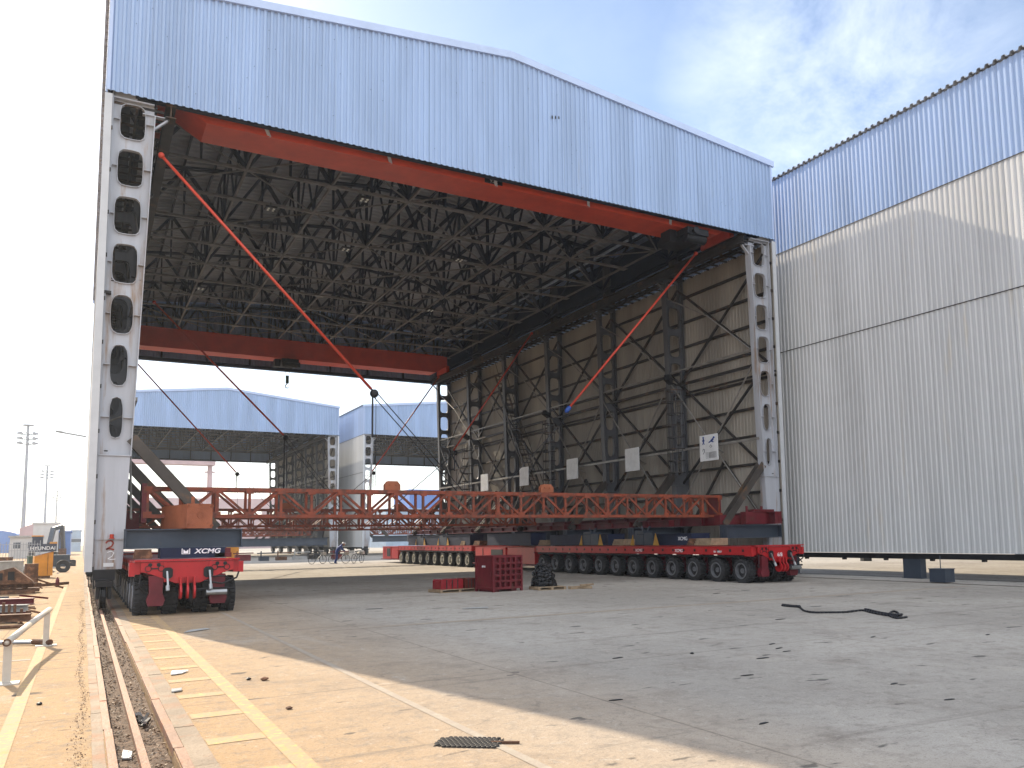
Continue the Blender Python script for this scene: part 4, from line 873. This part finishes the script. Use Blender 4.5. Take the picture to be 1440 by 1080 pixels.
# ------------------------------------------------------------------ left yard
def pipeobj(p, q, r, mt, label, name='steel_pipe', cat='pipe'):
    b = MB(); b.tube(p, q, r, n=12); tag(b.build(name, mt, smooth=False), label, cat)
pipeobj((-2.3, 18.0, .05), (-.50, 17.0, .05), .035, 'steel', 'long grey pipe on the ground behind the white barrier'); pipeobj((-.66, 17.1, .06), (-.40, 16.8, .06), .05, 'rust', 'short dark pipe stub at the end of the long grey pipe')
pipeobj((-2.8, 20.8, .05), (-1.0, 20.6, .05), .04, 'rust', 'thin rusty pipe left of the yellow line')
for i, (x, y, h) in enumerate(((-1.5, 23.0, .42), (-1.38, 22.8, .38), (-1.25, 22.4, .40), (-1.1, 22.0, .33), (-1.02, 22.6, .24), (-.96, 22.3, .26))):
    b = MB(); b.box(x-.028, x+.028, y-.028, y+.028, 0, h); b.box(x-.05, x+.05, y-.05, y+.05, 0, .012); tag(b.build('steel_stub', 'rust'), 'rusty upright steel stub in the left yard, '+['leftmost', 'second from left', 'third from left', 'fourth from left', 'short one near the right', 'rightmost'][i]+' of six', 'stub', 'upright steel stubs')
for i, (z, mt_, y) in enumerate(((.05, 'gbeam', 22.3), (.05, 'maroon', 23.4), (.22, 'grey', 23.1), (.30, 'maroon', 24.3), (.10, 'rust', 21.7))):
    b = MB(); b.ibeam((-4.5, y+.7, z+.05), (-1.15+.06*i, y, z+.05), .22, .16, .02); tag(b.build('steel_section', mt_), ['grey', 'dark red', 'bare grey', 'faded red', 'rusty'][i]+' steel section lying in the pile behind the stubs', 'steel section', 'steel sections in the left yard')
for k in range(14):
    x, y = rr.uniform(-2.6, -1.3), rr.uniform(23, 29); a = rr.uniform(-.6, .6); l = rr.uniform(.4, 1.0); z = rr.uniform(.05, .3); b = MB(); b.bar((x, y, z), (x+l*math.cos(a), y+l*math.sin(a)*2, max(.04, z+rr.uniform(-.25, .1))), rr.uniform(.03, .09), rr.uniform(.03, .06))
    tag(b.build('scrap_bar', ['rust', 'maroon', 'gbeam', 'rust'][k % 4]), 'loose scrap bar tossed among the steel sections at the left edge', 'scrap bar', 'scrap bars at the left edge')
S = empty('scrap_heap', (-2.35, 36.2, 0), label='heap of rusty machine frames and plates at the left edge', cat='scrap')
b = MB(); P = [(-1.2, .55), (.25, .95), (.85, .45), (.9, .35), (-1.2, .35)]; b.prism(P, (0, 0, 0), (1, 0, 0), (0, 0, 1), .6); b.box(-1.2, 1.05, -.3, .5, .05, .18); b.bar((-1, -.5, .25), (1.1, -.1, .28), .2, .15); b.bar((.9, 0, .5), (1.8, .3, .12), .06); b.box(-.9, .95, -.7, -.5, 0, .14)
for k in range(16): a = Vector((rr.uniform(-1.2, 1), rr.uniform(-.6, .6), rr.uniform(.05, .5))); b.bar(a, a+Vector((rr.uniform(-.5, .5), rr.uniform(-.3, .3), rr.uniform(-.15, .15))), rr.uniform(.04, .12), .06)
b.build('frames', 'rust', S)
b = MB(); b.box(.1, .3, -.62, -.603, .5, .8); b.box(-.25, -.05, -.62, -.603, .5, .75); b.build('slot', 'black', S)
b = MB(); b.bar((-1.5, 40, .1), (-.45, 41, .12), .12, .12); b.bar((-1.9, 39.5, .3), (-1.3, 39.2, .02), .05); tag(b.build('steel_bar', 'rust'), 'rusty bar lying beyond the scrap heap near the yellow line', 'bar')
b = MB(); b.lathe((-.82, 40.3, 0), (0, 0, 1), [(.05, 0), (.07, .02), (.07, .28), (.03, .36), (.03, .4)], 12); tag(b.build('gas_bottle', 'maroon'), 'small dark red bottle standing on the ground past the yellow line', 'bottle')
S = empty('orange_skip', (-2.15, 52, 0), R(6), label='orange-yellow sheet metal cabinet with sloping top in the left yard', cat='cabinet')
b = MB(); b.add([(0, 0, .12), (.85, 0, .12), (.85, 1.1, .12), (0, 1.1, .12), (0, 0, 1.15), (.85, 0, 1.38), (.85, 1.1, 1.38), (0, 1.1, 1.15)], [(3, 2, 1, 0), (4, 5, 6, 7), (0, 1, 5, 4), (1, 2, 6, 5), (2, 3, 7, 6), (3, 0, 4, 7)]); b.build('body', 'orange', S)
b = MB(); b.bar((-.04, -.03, 1.16), (.9, -.03, 1.41), .05, .03); b.box(.60, .62, -.012, -.001, .15, 1.25); b.box(.1, .75, .05, 1.0, 0, .119); b.build('trim', 'rust', S)
for i, (x, y, s) in enumerate(((-2.9, 62, .62), (-3.5, 60, .5), (-2.2, 66, .4))):
    rock(x, y, s, 'grey', ['grey concrete lump left of the orange cabinet', 'pale rubble lump at the far left', 'small grey lump behind the orange cabinet'][i], 'concrete_lump', 'concrete lump')
b = MB()
for i in range(120):
    x, y = rr.uniform(-4.6, -.9), rr.uniform(58, 78); s = rr.uniform(.05, .22); c = Vector((x, y, 0)); a = [c+Vector((rr.uniform(-1, 1)*s, rr.uniform(-1, 1)*s, rr.uniform(0, 1)*s)) for _ in range(4)]; b.add(a, [(0, 1, 2), (0, 3, 1), (1, 3, 2), (0, 2, 3)])
tag(b.build('rubble', 'grey'), 'pale rubble scattered in the far left yard', 'rubble', None, 'stuff')
b = MB(); b.lathe((-1.0, 62, .38), (.2, -1, .25), [(.18, -.1), (.38, -.12), (.42, 0), (.38, .12), (.18, .1)], 24, False); tag(b.build('big_tyre', 'tyre'), 'large black tyre leaning behind the orange cabinet', 'tyre')
S = empty('guard_rail', (-1.45, 56, 0), label='thin pale guard rail beside the orange cabinet', cat='rail'); b = MB(); b.tube((0, 0, 0), (0, 0, 1.25), .03); b.tube((-.75, 0, .9), (.0, 0, .9), .025); b.tube((-.75, 0, .5), (0, 0, .5), .02); b.tube((-.75, 0, 0), (-.75, 0, .95), .03); b.build('tubes', 'pipe', S)
for i, (x, y, kind, lab) in enumerate(((-2.0, 46, 'drum', 'rusty drum left of the orange cabinet'), (-3.1, 48, 'box', 'grey junction box among the yard clutter'), (-3.6, 52, 'drum', 'maroon drum at the far left of the yard'), (-2.7, 70, 'box', 'green container behind the orange cabinet'), (-1.4, 74, 'box', 'dull grey container between the cabinet and the hall'), (-4.6, 66, 'box', 'rusty bin at the far left'), (-4.4, 74, 'coil', 'dark coil of cable at the far left'), (-.9, 80, 'coil', 'dark coil close to the hall wall'))):
    S = empty(kind if kind != 'box' else 'container', (x, y, 0), R(rr.uniform(-20, 20)), label=lab, cat=kind if kind != 'box' else 'container'); b = MB()
    if kind == 'drum': b.lathe((0, 0, 0), (0, 0, 1), [(.28, 0), (.29, .02), (.28, .3), (.295, .32), (.28, .34), (.28, .6), (.295, .62), (.28, .64), (.28, .88)], 18)
    elif kind == 'coil':
        for k in range(7): P = [(.5*math.cos(a*.5), .5*math.sin(a*.5), .05+k*.07+.02*math.sin(a+k)) for a in range(14)]; b.path(P, .04)
    else: b.box(-.6, .6, -.5, .5, .1, .95); b.box(-.62, .62, -.52, .52, .951, 1.0); b.box(-.5, -.4, -.5, .5, 0, .099); b.box(.4, .5, -.5, .5, 0, .099); [b.box(-.55+k*.27, -.50+k*.27, -.53, -.501, .12, .93) for k in range(5)]
    b.build('body', ['rust', 'grey', 'maroon', 'green', 'gbeam', 'rust', 'black', 'black'][i], S)
# excavator
S = empty('excavator', (-4.3, 125, 0), label='black and orange excavator seen from behind in the hazy left yard, boom raised', cat='excavator')
b = MB(); P = [(-1.55, .95), (1.5, .95), (1.5, 1.95), (-1.35, 1.95), (-1.55, 1.7)]; b.prism(P, (0, .6, 0), (1, 0, 0), (0, 0, 1), 1.0); cw = b.build('counterweight', 'navy', S); text('lettering', 'HYUNDAI', 'letter', cw, (0, -.42, 1.2), (R(90), 0, 0), .62)
b = MB(); b.box(-1.4, 1.4, .6, 4, 1.0, 1.9); b.box(.7, 1.5, .7, 2.5, 1.9, 2.2); b.build('house', 'orange', S)
b = MB(); b.box(-1.3, -.1, 1.2, 2.9, 1.9, 2.9); b.build('cab', 'navy', S); b = MB(); b.box(-1.35, -.05, 1.1, 3, 2.9, 3.05); b.build('cab_roof', 'orange', S)
for x in (-1.6, 1.0): b = MB(); b.box(x, x+.6, .3, 4.6, .15, .9); b.tube((x, .35, .5), (x+.6, .35, .5), .42, n=16); b.tube((x, 4.6, .5), (x+.6, 4.6, .5), .42, n=16); b.build('track', 'black', S)
b = MB(); b.bar((.6, 2.6, 1.8), (.9, 4.6, 3.9), .5, .7); b.bar((.9, 4.6, 3.9), (1.9, 5.4, 4.3), .4, .5); b.build('boom', 'gbeam', S)
b = MB(); b.bar((1.9, 5.4, 4.4), (2.1, 6.2, 1.2), .45, .6); b.build('arm', 'gbeam', S); b = MB(); b.box(1.6, 2.5, 5.8, 6.7, .2, 1.3); b.build('bucket', 'rust', S)
# buildings on the left
def bldg(x0, x1, y, d, h, mt, label, name='warehouse', roof='gable', rm=None, win=0):
    S = empty(name, (x0, y, 0), label=label, cat='building'); w_ = x1-x0; b = MB(); b.box(0, w_, 0, d, 0, h); b.build('wall', mt, S)
    b = MB()
    if roof == 'gable': b.prism([(-.3, h+.002), (w_+.3, h+.002), (w_*.5, h+h*.22)], (0, d, 0), (1, 0, 0), (0, 0, 1), d)
    elif roof == 'arch': b.prism([(w_*(.5-.52*math.cos(R(a))), h+.002+h*.35*math.sin(R(a))) for a in range(0, 181, 12)], (0, d, 0), (1, 0, 0), (0, 0, 1), d)
    else: b.box(-.2, w_+.2, -.2, d+.2, h+.002, h+.25)
    b.build('roof', rm or mt, S)
    for k in range(win):
        f = MB(); xw = w_*(k+.5)/win; f.box(xw-.5, xw+.5, -.06, -.002, h*.45, h*.45+1.0); wi = f.build('window', 'trim', S); f = MB(); f.box(xw-.42, xw+.42, -.07, -.061, h*.45+.08, h*.45+.92); f.build('pane', 'gbeam', wi)
bldg(-34, -15.2, 260, 40, 4.6, 'bluer', 'low warehouse with a strong blue curved roof at the left edge', roof='arch', win=0)
bldg(-8.7, -5.3, 138, 14, 2.9, 'hut', 'small grey-white hut with two windows in the left yard', 'hut', 'flat', 'grey', 2)
bldg(-10.5, -5.4, 190, 30, 5.0, 'pink', 'pale reddish building behind the blue roof')
bldg(-7.2, -3.6, 165, 20, 5.4, 'hut', 'large grey-white building behind the excavator', roof='flat')
bldg(-3.4, -1.8, 170, 16, 4.0, 'bluer', 'blue building right of the excavator boom', roof='flat')
bldg(-2.6, -.25, 260, 20, 5.6, 'glassb', 'pale blue glazed building far off beside the hall wall', roof='flat', win=3)
bldg(62, 88, 190, 30, 9, 'glassb', 'pale blue ship-like building seen through the far opening', roof='flat', win=4); bldg(70, 79, 196, 12, 14, 'bluer', 'blue tower block over the pale blue building', roof='flat', win=2)
bldg(30, 60, 260, 20, 8, 'pink', 'long pale red shed far behind the halls')
# light towers
for i, (x, y, h, lab) in enumerate(((-10.5, 200, 26.2, 'tallest hazy floodlight mast with ring of lamps, leftmost'), (-10.2, 300, 26.2, 'middle hazy floodlight mast'), (-9.7, 400, 24.0, 'smallest hazy floodlight mast, nearest the hall'))):
    S = empty('light_mast', (x, y, 0), label=lab, cat='light mast', group='floodlight masts on the left'); b = MB(); b.tube((0, 0, 0), (0, 0, h), .45, .22, 10); b.build('pole', 'tower', S)
    b = MB(); b.lathe((0, 0, h), (0, 0, 1), [(.3, 0), (1.1, .1), (1.0, .3), (.3, .4)], 14)
    for z in (h-1.6, h-2.6, h-3.6):
        for k in range(8): a = k*math.pi/4; c, s = math.cos(a), math.sin(a); b.bar((0, 0, z-.3), (1.5*c, 1.5*s, z), .1); b.box(1.6*c-.25, 1.6*c+.25, 1.6*s-.25, 1.6*s+.25, z-.1, z+.3)
    b.build('lamp_ring', 'tower', S)
S = empty('wall_lamp', (-.02, 57, 8.2), label='thin lamp arm sticking out of the left wall high up', cat='lamp arm'); b = MB(); b.bar((0, 0, 0), (-1.55, -.2, .22), .07, .09); b.bar((-1.2, -.15, .2), (-1.6, -.22, .24), .16, .08); b.build('arm', 'tower', S)
# fence on the left
S = empty('wire_fence', (-9.8, 112, 0), label='tall thin post fence in front of the hut', cat='fence')
for k in range(22): b = MB(); b.tube((k*.27, 0, 0), (k*.27, 0, 2.3+rr.uniform(-.5, .3)), .035, n=6); b.build('post', 'tower', S)
b = MB(); b.tube((0, 0, 1.9), (5.7, 0, 1.9), .03, n=5); b.tube((0, 0, 1.2), (5.7, 0, 1.2), .03, n=5); b.build('wire', 'tower', S)
# far gantry crane
S = empty('gantry_crane', (0, 230, 0), label='hazy pink gantry crane far behind the halls', cat='gantry crane'); b = MB(); b.box(4, 29.1, -2, 2, 21.7, 24.0); b.build('girder', 'pink', S)
for x in (6, 28.0): b = MB(); b.tube((x, 0, 0), (x, 0, 21.6), .8, .6, 10); b.box(x-1.2, x+1.2, -.3, .3, 19.8, 20.2); b.build('leg', 'pink', S)
S = empty('gantry_crane', (0, 330, 0), label='faint low pink gantry beam behind the front truss', cat='gantry crane'); b = MB(); b.box(13, 64, -2, 2, 14.5, 18.2); b.build('girder', 'pink', S)
for x in (15, 60): b = MB(); b.box(x-1, x+1, -1, 1, 0, 14.49); b.build('leg', 'pink', S)
# transporters and beams under far halls
for X, Y0, lab in ((24.5, 99, 'left'), ):
    b = MB(); b.ibeam((15, 97.5, 1.7), (24.8, 97.5, 1.7), .5, .9, .05); tag(b.build('cross_beam', 'gbeam'), 'dark blue beam low under the far left hall', 'beam')
b = MB(); b.ibeam((29.4, 95, 1.9), (34, 95, 1.9), .5, .7, .05); tag(b.build('cross_beam', 'gbeam'), 'blue-grey beam low under the far right hall', 'beam')
lt_far = []
for i, (x, y) in enumerate(((0.8, 99.5), (.8, 105.5), (.8, 111.5), (28.2, 97.5), (28.2, 103.5))):
    tag(copy_tree(lt0, None, (x, y, 0)), 'faint rusty lattice truss in the '+('far left' if x < 5 else 'far right')+' hall, '+['first', 'second', 'third', 'first', 'second'][i]+' one', 'truss', 'lattice trusses in the far halls')
for i in range(7):
    b = MB(); x = 12.5+i*1.7; y = 80+rr.uniform(-1, 3); b.box(x, x+rr.uniform(.7, 1.4), y, y+.8, 0, rr.uniform(.25, .6)); b.bar((x-.2, y+.4, .7), (x+1.6, y+.2, .72), .1); b.box(x+.1, x+.2, y+.3, y+.4, .3, .9)
    tag(b.build('steel_part', ['maroon', 'gbeam', 'rust', 'grey', 'black', 'maroon', 'pipe'][i]), ['dark red', 'blue-grey', 'rusty', 'pale grey', 'black', 'low maroon', 'whitish'][i]+' steel part lying between the open hall and the far hall', 'steel part', 'steel parts behind the hall')
b = MB(); b.box(12.0, 13.0, 84, 85, 0, 1.9); b.box(12.2, 12.3, 83.9, 83.99, .2, 1.7); tag(b.build('yellow_container', 'orange'), 'small orange-yellow container behind the left transporter', 'container')
# bricks beyond the right hall
for i, (x, y, mt_, l) in enumerate(((40.5, 23.5, 'block', 1.0), (38.2, 21.8, 'grey', 1.0), (37.4, 20.9, 'block', .8), (42.0, 24.6, 'black', .35), (41.2, 34.6, 'black', .5))):
    S = empty('floor_block', (x, y, 0), R(-25), label=['pale orange block on the sunlit ground behind the cream wall', 'speckled grey block right of the metal box, in the sun', 'second orange block at the right edge', 'small black block beside the pale orange block', 'small dark block near the transporter end'][i], cat='block'); b = MB(); b.box(0, l, 0, .5, 0, .34); b.box(.03, l-.03, .03, .47, .341, .36); b.build('body', mt_, S)

# ------------------------------------------------------------------ bicycles and the bending worker
def bicycle(loc, rz, label):
    S = empty('bicycle', loc, rz, label=label, cat='bicycle', group='bicycles behind the hall')
    for x in (-.52, .52):
        b = MB(); P = [(.33*math.cos(R(a)), 0, .34+.33*math.sin(R(a))) for a in range(0, 361, 20)]; b.path(P, .02, 6)
        for a in range(0, 180, 30): b.tube((.32*math.cos(R(a)), 0, .34+.32*math.sin(R(a))), (-.32*math.cos(R(a)), 0, .34-.32*math.sin(R(a))), .004, n=4)
        b.build('wheel', 'tyre', S, loc=(x, 0, 0))
    b = MB(); b.path([(-.52, 0, .34), (-.05, 0, .30), (-.2, 0, .85), (-.52, 0, .34)], .018); b.path([(-.05, 0, .30), (.40, 0, .72), (-.17, 0, .72)], .02); b.path([(.52, 0, .34), (.38, 0, .95)], .018); b.build('frame', 'gbeam', S)
    b = MB(); b.box(-.32, -.08, -.07, .07, .86, .92); b.build('saddle', 'black', S)
    b = MB(); b.tube((.36, -.26, .98), (.36, .26, .98), .014); b.build('handlebar', 'steel', S)
    b = MB(); b.box(.42, .72, -.15, .15, .66, .88); b.build('basket', 'pipe', S); b = MB(); b.box(-.72, -.4, -.08, .08, .70, .73); b.build('carrier', 'pipe', S)
bicycle((15.6, 64.2, 0), R(25), 'bicycle left of the bending worker'); bicycle((17.1, 63.6, 0), R(5), 'bicycle the worker is bending over'); bicycle((18.6, 63.8, 0), R(40), 'bicycle right of the bending worker')
me = bpy.data.meshes.new('person'); V = [(0, 0, .92), (.05, 0, 1.1), (.22, 0, 1.32), (.32, 0, 1.40), (.42, 0, 1.45), (.24, .18, 1.33), (.36, .24, 1.08), (.58, .18, .98), (.24, -.18, 1.33), (.36, -.24, 1.08), (.58, -.18, .98), (-.02, .10, .88), (.06, .12, .48), (-.06, .13, .07), (.08, .14, .04), (-.04, -.10, .88), (-.06, -.12, .48), (-.22, -.12, .07), (-.08, -.13, .04)]
E_ = [(0, 1), (1, 2), (2, 3), (3, 4), (2, 5), (5, 6), (6, 7), (2, 8), (8, 9), (9, 10), (0, 11), (11, 12), (12, 13), (13, 14), (0, 15), (15, 16), (16, 17), (17, 18)]
me.from_pydata(V, E_, []); po = bpy.data.objects.new('person', me); col.objects.link(po); po.location = (16.85, 63.3, 0)
tag(po, 'worker in navy overalls and white helmet bending over a bicycle', 'person')
sk = po.modifiers.new('s', 'SKIN'); RD = [.14, .14, .16, .07, .09, .07, .05, .04, .07, .05, .04, .10, .07, .05, .045, .10, .07, .05, .045]
for i, v in enumerate(me.skin_vertices[0].data): v.radius = (RD[i], RD[i]); v.use_root = (i == 0)
ss = po.modifiers.new('d', 'SUBSURF'); ss.levels = 1; ss.render_levels = 1; me.materials.append(M['overall'])
b = MB(); b.ball((.50, 0, 1.46), .10, 12, 1.15); b.box(.57, .60, -.02, .02, 1.42, 1.47); b.build('head', 'skin', po, True)
b = MB(); b.lathe((.50, 0, 1.50), (.25, 0, 1), [(.15, 0), (.13, .02), (.125, .07), (.09, .11), (.01, .125)], 14); b.build('helmet', 'helmet', po, True)

# ------------------------------------------------------------------ air
HZ = bpy.data.materials.new('air'); HZ.use_nodes = True; t = HZ.node_tree; t.nodes.clear(); pv = t.nodes.new('ShaderNodeVolumePrincipled'); oo = t.nodes.new('ShaderNodeOutputMaterial')
pv.inputs['Color'].default_value = (.85, .92, 1, 1); pv.inputs['Density'].default_value = .0006; pv.inputs['Anisotropy'].default_value = .25; t.links.new(pv.outputs[0], oo.inputs['Volume'])
b = MB(); b.box(-120, 200, -30, 480, -1, 45); tag(b.build('haze', HZ), kind='stuff')
